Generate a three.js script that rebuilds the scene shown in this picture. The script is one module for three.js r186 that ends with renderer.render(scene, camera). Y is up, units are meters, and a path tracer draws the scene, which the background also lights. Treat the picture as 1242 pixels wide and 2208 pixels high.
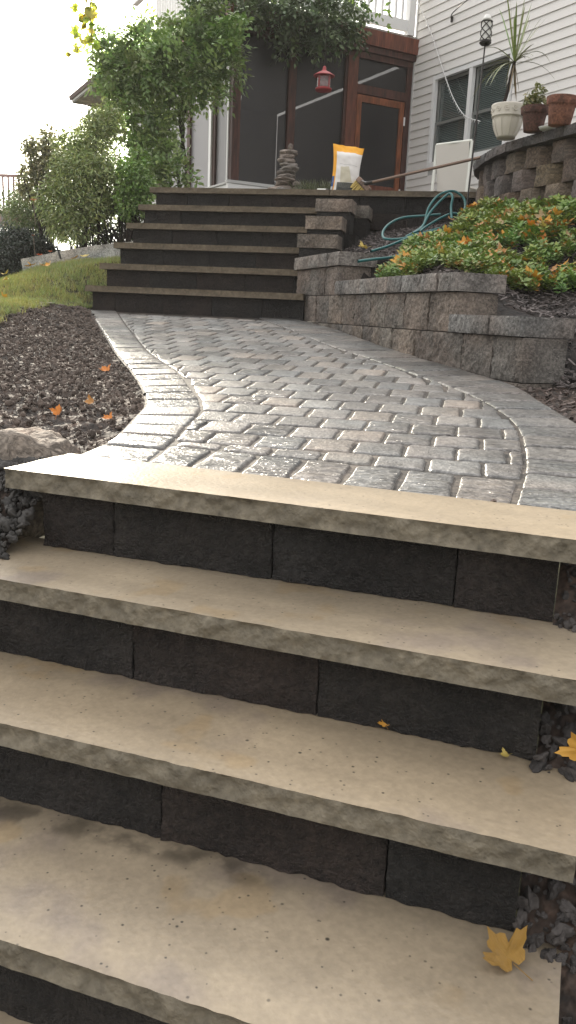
import * as THREE from 'three';
import { mergeGeometries, mergeVertices } from 'three/addons/utils/BufferGeometryUtils.js';
import { RoundedBoxGeometry } from 'three/addons/geometries/RoundedBoxGeometry.js';
import { ImprovedNoise } from 'three/addons/math/ImprovedNoise.js';

// ------------------------------------------------------------------ camera, sky, sun, exposure
const scene = new THREE.Scene();
const camera = new THREE.PerspectiveCamera(62.81, 576 / 1024, 0.05, 400);
camera.position.set(0, 0.416, 0);
camera.up.set(-0.11656, 0.97227, -0.20275);
camera.lookAt(-0.31317, 0.416 - 0.22971, -0.9215);

const SUN = new THREE.Vector3(-0.615, 0.318, -0.722).normalize();
{
  const W = 512, Hh = 256, d = new Float32Array(W * Hh * 4), v = new THREE.Vector3();
  for (let j = 0; j < Hh; j++) for (let i = 0; i < W; i++) {
    const el = ((j + 0.5) / Hh - 0.5) * Math.PI, az = ((i + 0.5) / W - 0.5) * 2 * Math.PI;
    v.set(Math.cos(el) * Math.cos(az), Math.sin(el), Math.cos(el) * Math.sin(az));
    const a = Math.acos(Math.min(1, Math.max(-1, v.dot(SUN)))) * 180 / Math.PI;
    const g1 = 12 * Math.exp(-a / 6), g2 = 2.6 * Math.exp(-a / 18), g3 = 0.75 * Math.exp(-a / 50);
    const base = 0.66 + 0.34 * Math.max(0, Math.sin(el));
    const dn = el < 0 ? Math.max(0.25, 1 + el * 2.2) : 1;
    const k = (i + j * W) * 4;
    d[k] = (base * 1.0 + g1 + g2 + g3) * dn;
    d[k + 1] = (base * 0.99 + g1 * 0.93 + g2 * 0.96 + g3 * 0.98) * dn;
    d[k + 2] = (base * 1.005 + g1 * 0.78 + g2 * 0.86 + g3 * 0.95) * dn;
    d[k + 3] = 1;
  }
  const sky = new THREE.DataTexture(d, W, Hh, THREE.RGBAFormat, THREE.FloatType);
  sky.mapping = THREE.EquirectangularReflectionMapping; sky.magFilter = THREE.LinearFilter; sky.needsUpdate = true;
  scene.background = sky; scene.environment = sky;
}
const sun = new THREE.DirectionalLight(new THREE.Color(1, 0.9, 0.74), 4.2);
sun.position.copy(SUN).multiplyScalar(40); sun.castShadow = true; sun.shadow.radius = 5;
sun.shadow.camera.left = sun.shadow.camera.bottom = -16; sun.shadow.camera.right = sun.shadow.camera.top = 16; sun.shadow.camera.far = 90;
sun.shadow.mapSize.set(2048, 2048); scene.add(sun, sun.target);
const renderer = new THREE.WebGLRenderer({ antialias: true });
renderer.toneMapping = THREE.LinearToneMapping; renderer.toneMappingExposure = 1.45;
renderer.shadowMap.enabled = true;
scene.fog = new THREE.FogExp2(new THREE.Color(1, 0.97, 0.92), 0.0018);

// ------------------------------------------------------------------ helpers
let seed = 20241;
const rnd = () => { seed = (seed + 0x6D2B79F5) | 0; let t = Math.imul(seed ^ (seed >>> 15), 1 | seed); t = (t + Math.imul(t ^ (t >>> 7), 61 | t)) ^ t; return ((t ^ (t >>> 14)) >>> 0) / 4294967296; };
const rr = (a, b) => a + (b - a) * rnd();
const P3 = new ImprovedNoise();
const noi = (x, y, z) => P3.noise(x + 31.7, y + 11.3, z + 57.1);
const fbm = (x, y, z, o = 4) => { let s = 0, a = 0.5; for (let i = 0; i < o; i++) { s += a * noi(x, y, z); x *= 2.03; y *= 2.03; z *= 2.03; a *= 0.5; } return s; };
const clamp = (x, a = 0, b = 1) => Math.min(b, Math.max(a, x));
const sstep = (a, b, x) => { const t = clamp((x - a) / (b - a)); return t * t * (3 - 2 * t); };
const V = (x, y, z) => new THREE.Vector3(x, y, z);
const names = {};
const numbered = n => { names[n] = (names[n] ?? -1) + 1; return names[n] ? n + '_' + String(names[n]).padStart(3, '0') : n; };
function tag(o, label, category, group, kind) {
  if (label) o.userData.label = label; if (category) o.userData.category = category;
  if (group) o.userData.group = group; if (kind) o.userData.kind = kind; return o;
}
function thing(name, label, category, pos = [0, 0, 0], turn = 0, group) {
  const o = new THREE.Group(); o.name = numbered(name); o.position.set(...pos); o.rotation.y = turn; scene.add(o);
  return tag(o, label, category, group);
}
function mesh(name, geo, mat, parent = scene) {
  if (Array.isArray(geo)) geo = geo.length > 1 ? mergeGeometries(geo.map(g => { const q = g.index ? g.toNonIndexed() : g; for (const k of Object.keys(q.attributes)) if (!['position', 'normal', 'uv', 'color'].includes(k)) q.deleteAttribute(k); return q; })) : geo[0];
  const m = new THREE.Mesh(geo, mat); m.name = parent === scene ? numbered(name) : name; m.castShadow = m.receiveShadow = true; parent.add(m); return m;
}
// uv in metres by the dominant normal
function metreUV(g, ox = 0, oy = 0) {
  const p = g.attributes.position, n = g.attributes.normal, u = new Float32Array(p.count * 2);
  for (let i = 0; i < p.count; i++) {
    const ax = Math.abs(n.getX(i)), ay = Math.abs(n.getY(i)), az = Math.abs(n.getZ(i));
    const [a, b] = ay > ax && ay > az ? [p.getX(i), p.getZ(i)] : ax > az ? [p.getZ(i), p.getY(i)] : [p.getX(i), p.getY(i)];
    u[2 * i] = a + ox; u[2 * i + 1] = b + oy;
  }
  g.setAttribute('uv', new THREE.BufferAttribute(u, 2)); return g;
}
function box(w, h, d, x = 0, y = 0, z = 0, r = 0, ry = 0, rz = 0, rx = 0) {
  let g = r ? new RoundedBoxGeometry(w, h, d, 1, r) : new THREE.BoxGeometry(w, h, d);
  metreUV(g, x * 1.3 + y, z + y * 0.7);
  if (rx) g.rotateX(rx); if (rz) g.rotateZ(rz); if (ry) g.rotateY(ry); g.translate(x, y, z); return g;
}
function tube(pts, r, seg = 40, rad = 8, closed = false) {
  return new THREE.TubeGeometry(new THREE.CatmullRomCurve3(pts.map(p => p.isVector3 ? p : V(...p)), closed, 'centripetal'), seg, r, rad, closed);
}
function bar(a, b, r, r2 = r, n = 8) {
  const A = V(...a), B = V(...b), L = A.distanceTo(B), g = new THREE.CylinderGeometry(r2, r, L, n);
  g.translate(0, L / 2, 0); g.applyQuaternion(new THREE.Quaternion().setFromUnitVectors(V(0, 1, 0), B.sub(A).normalize())); g.translate(A.x, A.y, A.z); return g;
}
// split-faced block: front (+z), and optionally the +x / -x faces rough
function rockBlock(w, h, d, o = {}) {
  const { amp = 0.01, seg = 0.012, fr = 14, streak = 1, right = 0, left = 0, bevel = 0, off = rr(0, 50), nz = right || left ? Math.ceil(d / seg) : 2, chip = 0.006 } = o;
  const g = new THREE.BoxGeometry(w, h, d, Math.max(4, Math.ceil(w / seg)), Math.max(3, Math.ceil(h / seg)), nz);
  const p = g.attributes.position, n = g.attributes.normal;
  const rough = (a, b, s) => fbm(a * fr * streak + off, b * fr + s, off * 0.7, 3) + 0.5 * fbm(a * fr * 2.7 * streak, b * fr * 2.2, off + s, 3);
  for (let i = 0; i < p.count; i++) {
    let x = p.getX(i), y = p.getY(i), z = p.getZ(i); const X = x, Y = y, Z = z;
    const tp = o.taper ? sstep(0, o.taper, h / 2 - Math.abs(Y)) * 0.85 + 0.15 : 1, f = Z > d / 2 - 1e-5, R = right && X > w / 2 - 1e-5, L = left && X < -w / 2 + 1e-5;
    const ex = Math.min(w / 2 - Math.abs(X), 0.03), ey = Math.min(h / 2 - Math.abs(Y), 0.03), edge = Math.min(ex, ey);
    if (f) {
      z += tp * amp * (rough(X, Y, 3) * 1.5 - 0.2) - (edge < 0.002 ? chip * (0.6 + noi(X * 40, Y * 40, off)) : edge < 0.014 ? chip * 0.3 : 0);
      if (bevel) z -= bevel * Math.max(0, (Math.abs(X) - 0.26 * w) / (0.24 * w));
    }
    if (R || L) { const k = (right || left) * (rough(Z, Y, 9) * 1.5 - 0.2); x += (R ? 1 : -1) * k; }
    p.setXYZ(i, x, y, z);
  }
  g.computeVertexNormals(); metreUV(g, off, off * 0.37); return g;
}
// periodic value noise for textures
const hash = (i, j, s) => { let h = (i * 374761393 + j * 668265263 + s * 974634777) | 0; h = Math.imul(h ^ (h >>> 13), 1274126177); return ((h ^ (h >>> 16)) >>> 0) / 4294967296; };
function vn(u, v, f, s, g = f) {
  const x = u * f, y = v * g, i = Math.floor(x), j = Math.floor(y), a = x - i, b = y - j, A = a * a * (3 - 2 * a), B = b * b * (3 - 2 * b);
  const w = (p, q) => hash(((p % f) + f) % f, ((q % g) + g) % g, s);
  return (w(i, j) * (1 - A) + w(i + 1, j) * A) * (1 - B) + (w(i, j + 1) * (1 - A) + w(i + 1, j + 1) * A) * B;
}
function vf(u, v, f, s, o = 5, g = f) { let r = 0, a = 0.5, t = 0; for (let k = 0; k < o; k++) { r += a * vn(u, v, f, s + k, g); t += a; a *= 0.55; f *= 2; g *= 2; } return r / t; }
function tex(n, fn, srgb, rep = 1, repY = rep) {
  const d = new Uint8Array(n * n * 4);
  for (let j = 0; j < n; j++) for (let i = 0; i < n; i++) {
    let c = fn((i + 0.5) / n, (j + 0.5) / n); if (!Array.isArray(c)) c = [c, c, c];
    const k = (i + j * n) * 4; for (let q = 0; q < 3; q++) d[k + q] = clamp(c[q]) * 255; d[k + 3] = 255;
  }
  const t = new THREE.DataTexture(d, n, n); t.wrapS = t.wrapT = THREE.RepeatWrapping; t.magFilter = THREE.LinearFilter; t.minFilter = THREE.LinearMipmapLinearFilter;
  t.generateMipmaps = true; if (srgb) t.colorSpace = THREE.SRGBColorSpace; t.repeat.set(1 / rep, 1 / repY); t.needsUpdate = true; return t;
}
const std = o => { if (Array.isArray(o.color)) o.color = new THREE.Color().setRGB(...o.color); return new THREE.MeshStandardMaterial(o); };
const phy = o => { if (Array.isArray(o.color)) o.color = new THREE.Color().setRGB(...o.color); return new THREE.MeshPhysicalMaterial(o); };

// ------------------------------------------------------------------ textures and materials
const specks = []; for (let i = 0; i < 1000; i++) specks.push([rnd(), rnd(), rnd() < 0.955 ? rr(0.0007, 0.0016) : rr(0.0014, 0.0024), rr(0.3, 0.65)]);
const speckGrid = {}; for (const s of specks) { const k = Math.floor(s[0] * 32) + '_' + Math.floor(s[1] * 32); (speckGrid[k] ??= []).push(s); }
const speckAt = (u, v) => { let m = 1; const I = Math.floor(u * 32), J = Math.floor(v * 32); for (let a = -1; a < 2; a++) for (let b = -1; b < 2; b++) for (const s of speckGrid[(I + a) + '_' + (J + b)] ?? []) { const q = Math.hypot(u - s[0], v - s[1]) / s[2]; if (q < 1.3) m = Math.min(m, 1 - s[3] * sstep(1.3, 0.5, q)); } return m; };
const sandCol = (u, v, damp) => {
  const c = vf(u, v, 4, 1, 5), w = vf(u, v, 3, 12, 4, 14), f = vf(u, v, 180, 7, 2), blot = sstep(0.6, 0.82, vf(u, v, 9, 40, 4)), rust = sstep(0.68, 0.8, vf(u, v, 13, 60, 3));
  let k = 0.85 + 0.24 * (c - 0.5) + 0.16 * (w - 0.5) + 0.10 * (f - 0.5) - 0.08 * blot; k *= speckAt(u, v);
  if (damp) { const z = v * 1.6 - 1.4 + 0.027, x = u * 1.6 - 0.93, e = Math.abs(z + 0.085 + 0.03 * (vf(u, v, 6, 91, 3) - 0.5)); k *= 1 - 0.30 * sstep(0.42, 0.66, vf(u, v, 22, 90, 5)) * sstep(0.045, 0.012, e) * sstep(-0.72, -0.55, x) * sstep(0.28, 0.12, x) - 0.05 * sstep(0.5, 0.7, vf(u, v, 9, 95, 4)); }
  return [k * 0.865, k * (0.80 - 0.02 * rust), k * (0.70 - 0.05 * rust + 0.03 * blot)];
};
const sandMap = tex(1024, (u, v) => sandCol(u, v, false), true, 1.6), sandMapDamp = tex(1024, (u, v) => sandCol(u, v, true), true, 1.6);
const sandBump = tex(512, (u, v) => 0.5 + 0.5 * (vf(u, v, 60, 3, 4) - 0.5) + 0.2 * (vf(u, v, 8, 5, 3) - 0.5), false, 0.5);
const sandRough = tex(512, (u, v) => 0.5 + 0.42 * vf(u, v, 5, 9, 5), false, 1.6);
const faceMap = tex(512, (u, v) => { const a = vf(u, v, 6, 2, 5), b = vf(u, v, 40, 8, 4), k = 0.66 + 0.20 * (a - 0.5) + 0.26 * (b - 0.5); return [k, k * 0.96, k * 0.87]; }, true, 0.6);
const faceBump = tex(512, (u, v) => 0.55 * vf(u, v, 10, 3, 6) + 0.45 * vf(u, v, 60, 13, 4), false, 0.5);
const mottle = tex(512, (u, v) => { const a = vf(u, v, 4, 21, 5), b = vf(u, v, 70, 28, 4), s = vn(u, v, 160, 3) > 0.93 ? 0.12 : 0; const k = 0.74 + 0.5 * (a - 0.5) + 0.6 * (b - 0.5) + s; return [k * (1 + 0.10 * (vf(u, v, 3, 77, 3) - 0.5)), k, k * (1 - 0.06 * (vf(u, v, 3, 77, 3) - 0.5))]; }, true, 0.7);
const gritBump = tex(512, (u, v) => 0.4 * vf(u, v, 24, 4, 5) + 0.6 * vf(u, v, 110, 5, 3), false, 0.5);
const streakBump = tex(1024, (u, v) => { const a = vf(u + 0.03 * vf(u, v, 6, 4, 3), v, 7, 31, 4, 30), b = vf(u, v, 90, 15, 3); return clamp(0.8 * sstep(0.35, 0.7, a) + 0.2 * b); }, false, 0.62);
const fineBump = tex(512, (u, v) => 0.6 * vf(u, v, 14, 35, 4, 22) + 0.4 * vf(u, v, 100, 25, 3), false, 0.5);
const woodMap = tex(512, (u, v) => { const a = vf(u, v, 18, 3, 4, 3), b = vf(u, v, 90, 9, 3, 4), k = 0.7 + 0.5 * (a - 0.5) + 0.35 * (b - 0.5); return [k, k * 0.96, k * 0.93]; }, true, 0.5);
const dirtMap = tex(512, (u, v) => { const k = 0.5 + 0.7 * (vf(u, v, 10, 3, 6) - 0.5) + 0.6 * (vf(u, v, 70, 9, 3) - 0.5); return [k, k * 0.94, k * 0.9]; }, true, 0.8);
const dirtBump = tex(512, (u, v) => vf(u, v, 22, 17, 6), false, 0.8);

const M = {
  tread: std({ color: [0.62, 0.60, 0.565], map: sandMap, bumpMap: sandBump, bumpScale: 0.0014, roughness: 0.54, roughnessMap: sandRough }),
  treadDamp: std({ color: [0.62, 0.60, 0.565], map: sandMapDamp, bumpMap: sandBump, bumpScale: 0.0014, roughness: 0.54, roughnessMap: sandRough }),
  treadFace: std({ color: [0.44, 0.42, 0.385], map: faceMap, bumpMap: faceBump, bumpScale: 0.009, roughness: 0.9 }),
  farTread: std({ color: [0.30, 0.26, 0.215], map: faceMap, bumpMap: faceBump, bumpScale: 0.006, roughness: 0.8 }),
  riser: [[0.040, 0.030, 0.025], [0.029, 0.026, 0.023], [0.033, 0.029, 0.026]].map(c => std({ color: c, map: mottle, bumpMap: gritBump, bumpScale: 0.018, roughness: 0.92 })),
  capLight: [[0.34, 0.305, 0.27], [0.30, 0.275, 0.25]].map(c => std({ color: c, map: mottle, bumpMap: gritBump, bumpScale: 0.008, roughness: 0.85 })),
  wall: [[0.27, 0.225, 0.185], [0.215, 0.188, 0.162], [0.31, 0.26, 0.21], [0.245, 0.205, 0.172]].map(c => std({ color: c, map: mottle, bumpMap: gritBump, bumpScale: 0.008, roughness: 0.85 })),
  bedWall: [[0.19, 0.14, 0.11], [0.25, 0.185, 0.13], [0.29, 0.225, 0.145], [0.18, 0.15, 0.135], [0.22, 0.165, 0.12]].map(c => std({ color: c, map: mottle, bumpMap: gritBump, bumpScale: 0.008, roughness: 0.9 })),
  bedCap: std({ color: [0.155, 0.14, 0.135], map: mottle, bumpMap: gritBump, bumpScale: 0.008, roughness: 0.9 }),
  paverSmooth: [[0.34, 0.318, 0.292], [0.30, 0.281, 0.26], [0.355, 0.31, 0.265], [0.265, 0.252, 0.238]].map(c => phy({ color: c, map: mottle, bumpMap: fineBump, bumpScale: 0.006, roughness: 0.42, clearcoat: 0.2, clearcoatRoughness: 0.35 })),
  paverRough: [[0.28, 0.265, 0.248], [0.235, 0.223, 0.21], [0.31, 0.29, 0.268]].map(c => phy({ color: c, map: mottle, bumpMap: streakBump, bumpScale: 0.014, roughness: 0.34, clearcoat: 0.3, clearcoatRoughness: 0.3 })),
  joint: std({ color: [0.21, 0.195, 0.172], map: dirtMap, bumpMap: dirtBump, bumpScale: 0.004, roughness: 0.7 }),
  soil: std({ color: [0.19, 0.142, 0.113], map: dirtMap, bumpMap: dirtBump, bumpScale: 0.02, roughness: 0.8 }),
  mulch: std({ color: [0.085, 0.068, 0.06], map: dirtMap, bumpMap: dirtBump, bumpScale: 0.015, roughness: 0.85 }),
  turf: std({ color: [0.20, 0.22, 0.07], map: dirtMap, roughness: 0.95 }),
  stone: std({ color: [0.12, 0.115, 0.115], map: mottle, bumpMap: gritBump, bumpScale: 0.004, roughness: 0.75 }),
  cairn: std({ color: [0.34, 0.29, 0.25], map: mottle, bumpMap: gritBump, bumpScale: 0.006, roughness: 0.9 }),
  boulder: std({ color: [0.42, 0.33, 0.26], map: mottle, bumpMap: faceBump, bumpScale: 0.012, roughness: 0.85 }),
  siding: std({ color: [0.73, 0.71, 0.68], roughness: 0.45, bumpMap: woodMap, bumpScale: 0.0008 }),
  white: std({ color: [0.78, 0.78, 0.77], roughness: 0.4 }),
  trimGrey: std({ color: [0.50, 0.50, 0.49], roughness: 0.5 }),
  redwood: std({ color: [0.27, 0.085, 0.045], map: woodMap, roughness: 0.6, bumpMap: woodMap, bumpScale: 0.001 }),
  darkwood: std({ color: [0.125, 0.048, 0.034], map: woodMap, roughness: 0.65, bumpMap: woodMap, bumpScale: 0.001 }),
  doorwood: std({ color: [0.38, 0.125, 0.045], map: woodMap, roughness: 0.5, bumpMap: woodMap, bumpScale: 0.001 }),
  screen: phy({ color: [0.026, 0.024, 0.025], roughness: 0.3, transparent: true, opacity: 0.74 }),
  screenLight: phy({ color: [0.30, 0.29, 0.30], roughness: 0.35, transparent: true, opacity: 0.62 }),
  inside: std({ color: [0.13, 0.085, 0.065], roughness: 0.8 }),
  black: std({ color: [0.015, 0.015, 0.016], roughness: 0.5 }),
  iron: std({ color: [0.03, 0.027, 0.025], roughness: 0.45, metalness: 0.6 }),
  pane: phy({ color: [0.9, 0.95, 0.95], roughness: 0.03, transmission: 1, thickness: 0, ior: 1.5 }),
  sash: std({ color: [0.17, 0.175, 0.165], roughness: 0.5 }),
  blind: std({ color: [0.20, 0.21, 0.20], roughness: 0.7 }),
  room: std({ color: [0.06, 0.065, 0.062], roughness: 0.9 }),
  terra: std({ color: [0.33, 0.135, 0.085], map: mottle, roughness: 0.8, bumpMap: gritBump, bumpScale: 0.001 }),
  terraDark: std({ color: [0.17, 0.075, 0.055], map: mottle, roughness: 0.8, bumpMap: gritBump, bumpScale: 0.001 }),
  whitePot: std({ color: [0.62, 0.58, 0.50], roughness: 0.4, bumpMap: fineBump, bumpScale: 0.001 }),
  potSoil: std({ color: [0.03, 0.022, 0.017], map: dirtMap, roughness: 0.95 }),
  hose: std({ color: [0.012, 0.11, 0.11], roughness: 0.35 }),
  chair: std({ color: [0.66, 0.63, 0.57], roughness: 0.6, bumpMap: fineBump, bumpScale: 0.0006 }),
  chairFrame: std({ color: [0.72, 0.73, 0.66], roughness: 0.35 }),
  paleWood: std({ color: [0.36, 0.26, 0.20], map: woodMap, roughness: 0.65 }),
  bristle: std({ color: [0.55, 0.42, 0.14], roughness: 0.9 }),
  redMetal: std({ color: [0.32, 0.03, 0.035], roughness: 0.4 }),
  feederGlass: phy({ color: [0.9, 0.85, 0.85], roughness: 0.1, transmission: 0.9, thickness: 0 }),
  seedMat: std({ color: [0.15, 0.06, 0.05], roughness: 0.9 }),
  bark: std({ color: [0.10, 0.075, 0.06], map: dirtMap, bumpMap: dirtBump, bumpScale: 0.006, roughness: 0.9 }),
  twig: std({ color: [0.16, 0.13, 0.10], roughness: 0.85 }),
  concrete: std({ color: [0.58, 0.55, 0.50], map: mottle, roughness: 0.9 }),
  patio: std({ color: [0.26, 0.24, 0.22], map: mottle, roughness: 0.85 }),
  metalGrey: std({ color: [0.35, 0.35, 0.36], roughness: 0.35, metalness: 0.8 }),
  frost: phy({ color: [0.85, 0.85, 0.82], roughness: 0.35, transmission: 0.35, thickness: 0 }),
  shingle: std({ color: [0.13, 0.09, 0.08], roughness: 0.9 }),
  deckRedHazed: std({ color: [0.36, 0.22, 0.2], roughness: 0.7 }),  // red brown lightened towards pink, painting in the haze over the far deck
  leaf: phy({ color: [1, 1, 1], vertexColors: true, roughness: 0.55, transmission: 0.5, thickness: 0, side: THREE.DoubleSide }),
  leafWaxy: phy({ color: [1, 1, 1], vertexColors: true, roughness: 0.42, transmission: 0.18, thickness: 0, side: THREE.DoubleSide }),
  leafInst: phy({ color: [1, 1, 1], roughness: 0.55, transmission: 0.35, thickness: 0, side: THREE.DoubleSide }),
  needle: std({ color: [1, 1, 1], vertexColors: true, roughness: 0.7 }),
};
M.treads = [[1, 1, 1], [0.97, 0.975, 0.985], [1.0, 0.985, 0.96], [1, 1, 1], [0.96, 0.96, 0.96]].map(k => { const m = M.tread.clone(); m.color.r *= k[0]; m.color.g *= k[1]; m.color.b *= k[2]; return m; });
const pick = a => a[Math.floor(rnd() * a.length)];

// ------------------------------------------------------------------ frames, curves, terrain
const FT = 0.1235, FP = V(-4.09, 0.579, -6.391);                     // far staircase: left nose of its lowest tread
const ER = V(0.9924, 0, -0.1232), AS = V(-0.1232, 0, -0.9924);
const farW = (x, y, z) => V(FP.x, FP.y, FP.z).addScaledVector(ER, x).addScaledVector(AS, -z).add(V(0, y, 0));
function yPath(x, z) {                                               // the walk climbs from the front stairs to the rear ones
  const bx = FP.x + 0.04 * AS.x, bz = FP.z + 0.04 * AS.z, zf = bz + (x - bx) / ER.x * ER.z;
  return 0.379 * clamp((-2.02 - z) / (-2.02 - zf));
}
const C2 = pts => { const c = new THREE.CatmullRomCurve3(pts.map(p => V(p[0], 0, p[1])), false, 'centripetal'); c.arcLengthDivisions = 400; return c; };
const cRin = C2([[-0.123, -2.03], [-0.128, -2.41], [-0.153, -2.68], [-0.203, -3.01], [-0.301, -3.31], [-0.424, -3.57], [-0.691, -3.96], [-1.025, -4.43], [-1.445, -4.975], [-2.05, -5.87], [-2.66, -6.72]]);
const cRout = C2([[0.135, -2.03], [0.125, -2.4], [0.1, -2.7], [0.045, -3.03], [-0.055, -3.32], [-0.15, -3.58], [-0.262, -3.9], [-0.55, -4.33], [-0.86, -4.73], [-1.16, -5.15], [-1.78, -6.1], [-2.34, -6.78]]);
const cLin = C2([[-1.114, -2.045], [-1.155, -2.25], [-1.2, -2.44], [-1.25, -2.6], [-1.29, -2.77], [-1.37, -2.95], [-1.549, -3.233], [-1.812, -3.627], [-2.258, -4.178], [-2.803, -4.963], [-3.3, -5.69], [-3.84, -6.50]]);
const cLout = C2([[-1.345, -2.045], [-1.355, -2.25], [-1.40, -2.40], [-1.47, -2.6], [-1.54, -2.8], [-1.648, -2.994], [-1.78, -3.2], [-2.007, -3.525], [-2.422, -4.087], [-3.049, -4.979], [-3.56, -5.70], [-4.13, -6.49]]);
const cWall = C2([[-0.272, -3.995], [-0.55, -4.34], [-0.86, -4.74], [-1.16, -5.16], [-1.78, -6.1], [-2.37, -6.9]]);
const wallPts = cWall.getSpacedPoints(60);
const lOutPts = cLout.getSpacedPoints(60);
// thin-plate spline through surveyed ground points [x, y, z]
function tps(pts) {
  const n = pts.length, N = n + 3, A = [], U = r2 => r2 > 1e-9 ? r2 * Math.log(r2) : 0;
  for (let i = 0; i < N; i++) A.push(new Float64Array(N + 1));
  for (let i = 0; i < n; i++) {
    for (let j = 0; j < n; j++) A[i][j] = U((pts[i][0] - pts[j][0]) ** 2 + (pts[i][2] - pts[j][2]) ** 2) + (i === j ? 0.02 : 0);
    A[i][n] = A[n][i] = 1; A[i][n + 1] = A[n + 1][i] = pts[i][0]; A[i][n + 2] = A[n + 2][i] = pts[i][2]; A[i][N] = pts[i][1];
  }
  for (let c = 0; c < N; c++) {
    let m = c; for (let r = c + 1; r < N; r++) if (Math.abs(A[r][c]) > Math.abs(A[m][c])) m = r; [A[c], A[m]] = [A[m], A[c]];
    for (let r = 0; r < N; r++) if (r !== c) { const k = A[r][c] / A[c][c]; if (k) for (let q = c; q <= N; q++) A[r][q] -= k * A[c][q]; }
  }
  const w = A.map((r, i) => r[N] / r[i]);
  return (x, z) => { let s = w[n] + w[n + 1] * x + w[n + 2] * z; for (let i = 0; i < n; i++) s += w[i] * U((x - pts[i][0]) ** 2 + (z - pts[i][2]) ** 2); return s; };
}
const hRight = (x, z) => z > -1.92 ? -0.085 - 0.83 * (z + 1.92) + 0.28 * Math.max(0, x - 0.1) : clamp(yPath(x, z) - 0.03 + 0.25 * Math.max(0, x - 0.2), -1, 0.6);
const hBed0 = tps([[-0.235, 0.47, -4.993], [-0.094, 0.56, -5.273], [-0.2, 0.42, -4.5], [0.4, 0.5, -4.6], [0.1, 0.2, -4.05], [-0.516, 0.63, -5.151], [-0.769, 0.67, -5.127], [-0.463, 0.58, -5.208], [-0.112, 0.68, -5.568], [-0.182, 1.16, -6.374], [-0.549, 1.19, -6.637], [-0.958, 1.2, -6.825],
  [-1.176, 0.80, -5.995], [-1.447, 0.74, -5.986], [-1.577, 0.90, -6.479], [-1.53, 1.06, -7.132], [-1.702, 1.09, -7.192], [-2.191, 1.29, -8.267], [-1.833, 1.38, -8.47], [-1.24, 1.31, -7.84], [-1.299, 1.09, -7.111], [-1.889, 0.98, -7.098], [-0.866, 0.86, -6.009], [-0.539, 0.85, -5.791], [0.5, 0.9, -5.8], [0.3, 1.2, -6.5]]);
const hBed = (x, z) => {
  let h = hBed0(x, z) - 0.10 * sstep(-0.95, -1.2, x) * sstep(-6.2, -6.5, z), bd = 9, bi = 0;
  for (let i = 0; i < wallPts.length; i++) { const d = Math.hypot(wallPts[i].x - x, wallPts[i].z - z); if (d < bd) { bd = d; bi = i; } }
  const s = wallPts[bi].z, top = s > -4.5 ? 0.43 : s > -6.05 ? 0.63 : 0.84; h = Math.min(h, top + 0.85 * Math.max(0, bd - 0.22)); return z > -4.6 ? Math.min(h, hRight(x, z) + 0.012 + 0.6 * Math.max(0, -4.12 - z)) : h; };
const hLeft0 = tps([[-1.917, 0.0, -2.45], [-2.494, 0.09, -3.199], [-3.414, 0.26, -4.393], [-3.645, 0.345, -5.15], [-5.348, 0.56, -6.903], [-3.923, 0.40, -5.724], [-3.99, 0.56, -6.46], [-5.615, 0.76, -7.95], [-4.5, 0.87, -7.8], [-1.615, -0.03, -2.06], [-1.728, -0.03, -2.452], [-2.417, 0.085, -3.441], [-4.777, 0.78, -7.37],
  [-5.1, 0.95, -8.3], [-4.62, 1.15, -8.7], [-1.4, -0.03, -2.2], [-1.53, 0.03, -2.7], [-1.8, 0.075, -3.15], [-2.1, 0.1, -3.6], [-2.5, 0.145, -4.1], [-3.1, 0.22, -4.98], [-3.6, 0.29, -5.7], [-4.1, 0.40, -6.35], [-6.3, 0.42, -7.9], [-6.2, 0.3, -7.0], [-7.2, 0.0, -7.6], [-7, -0.1, -5], [-5.4, 0.3, -5.6], [-5, 0.2, -4.5], [-3, 0.0, -2.2], [-4.35, 0.72, -6.9]]);
const hLeft = (x, z) => { let bd = 9; if (x > -4.6) for (const p of lOutPts) { const d = Math.hypot(p.x - x, p.z - z); if (d < bd) bd = d; } const h = hLeft0(x, z); return bd < 1 ? Math.min(h, yPath(x, z) - 0.006 + 0.55 * Math.max(0, bd - 0.02)) : h; };
const hLeftG = (x, z) => z > -1.86 ? hLeft(x, -2) + 0.0 - 0.86 * (z + 1.86) : hLeft(x, z);
// a terrain sheet on a grid, kept where keep(x, z) is true
function sheet(x0, x1, z0, z1, st, h, keep, rough = 0, rf = 9) {
  const nx = Math.ceil((x1 - x0) / st), nz = Math.ceil((z1 - z0) / st), pos = [], uv = [], idx = [];
  for (let j = 0; j <= nz; j++) for (let i = 0; i <= nx; i++) {
    const x = x0 + i * st, z = z0 + j * st;
    const n = rough ? rough * (fbm(x * rf, 0.3, z * rf, 4) * 1.6 + 0.7 * Math.abs(fbm(x * rf * 3, 4, z * rf * 3, 3))) : 0;
    pos.push(x, h(x, z) + n, z); uv.push(x, z);
  }
  for (let j = 0; j < nz; j++) for (let i = 0; i < nx; i++) {
    if (!keep(x0 + (i + 0.5) * st, z0 + (j + 0.5) * st)) continue;
    const a = j * (nx + 1) + i, b = a + 1, c = a + nx + 1, d = c + 1; idx.push(a, c, b, b, c, d);
  }
  const g = new THREE.BufferGeometry(); g.setAttribute('position', new THREE.Float32BufferAttribute(pos, 3)); g.setAttribute('uv', new THREE.Float32BufferAttribute(uv, 2)); g.setIndex(idx); g.computeVertexNormals(); return g;
}
const inPoly = (x, z, P) => { let c = false; for (let i = 0, j = P.length - 1; i < P.length; j = i++) if ((P[i][1] > z) !== (P[j][1] > z) && x < (P[j][0] - P[i][0]) * (z - P[i][1]) / (P[j][1] - P[i][1]) + P[i][0]) c = !c; return c; };
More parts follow.
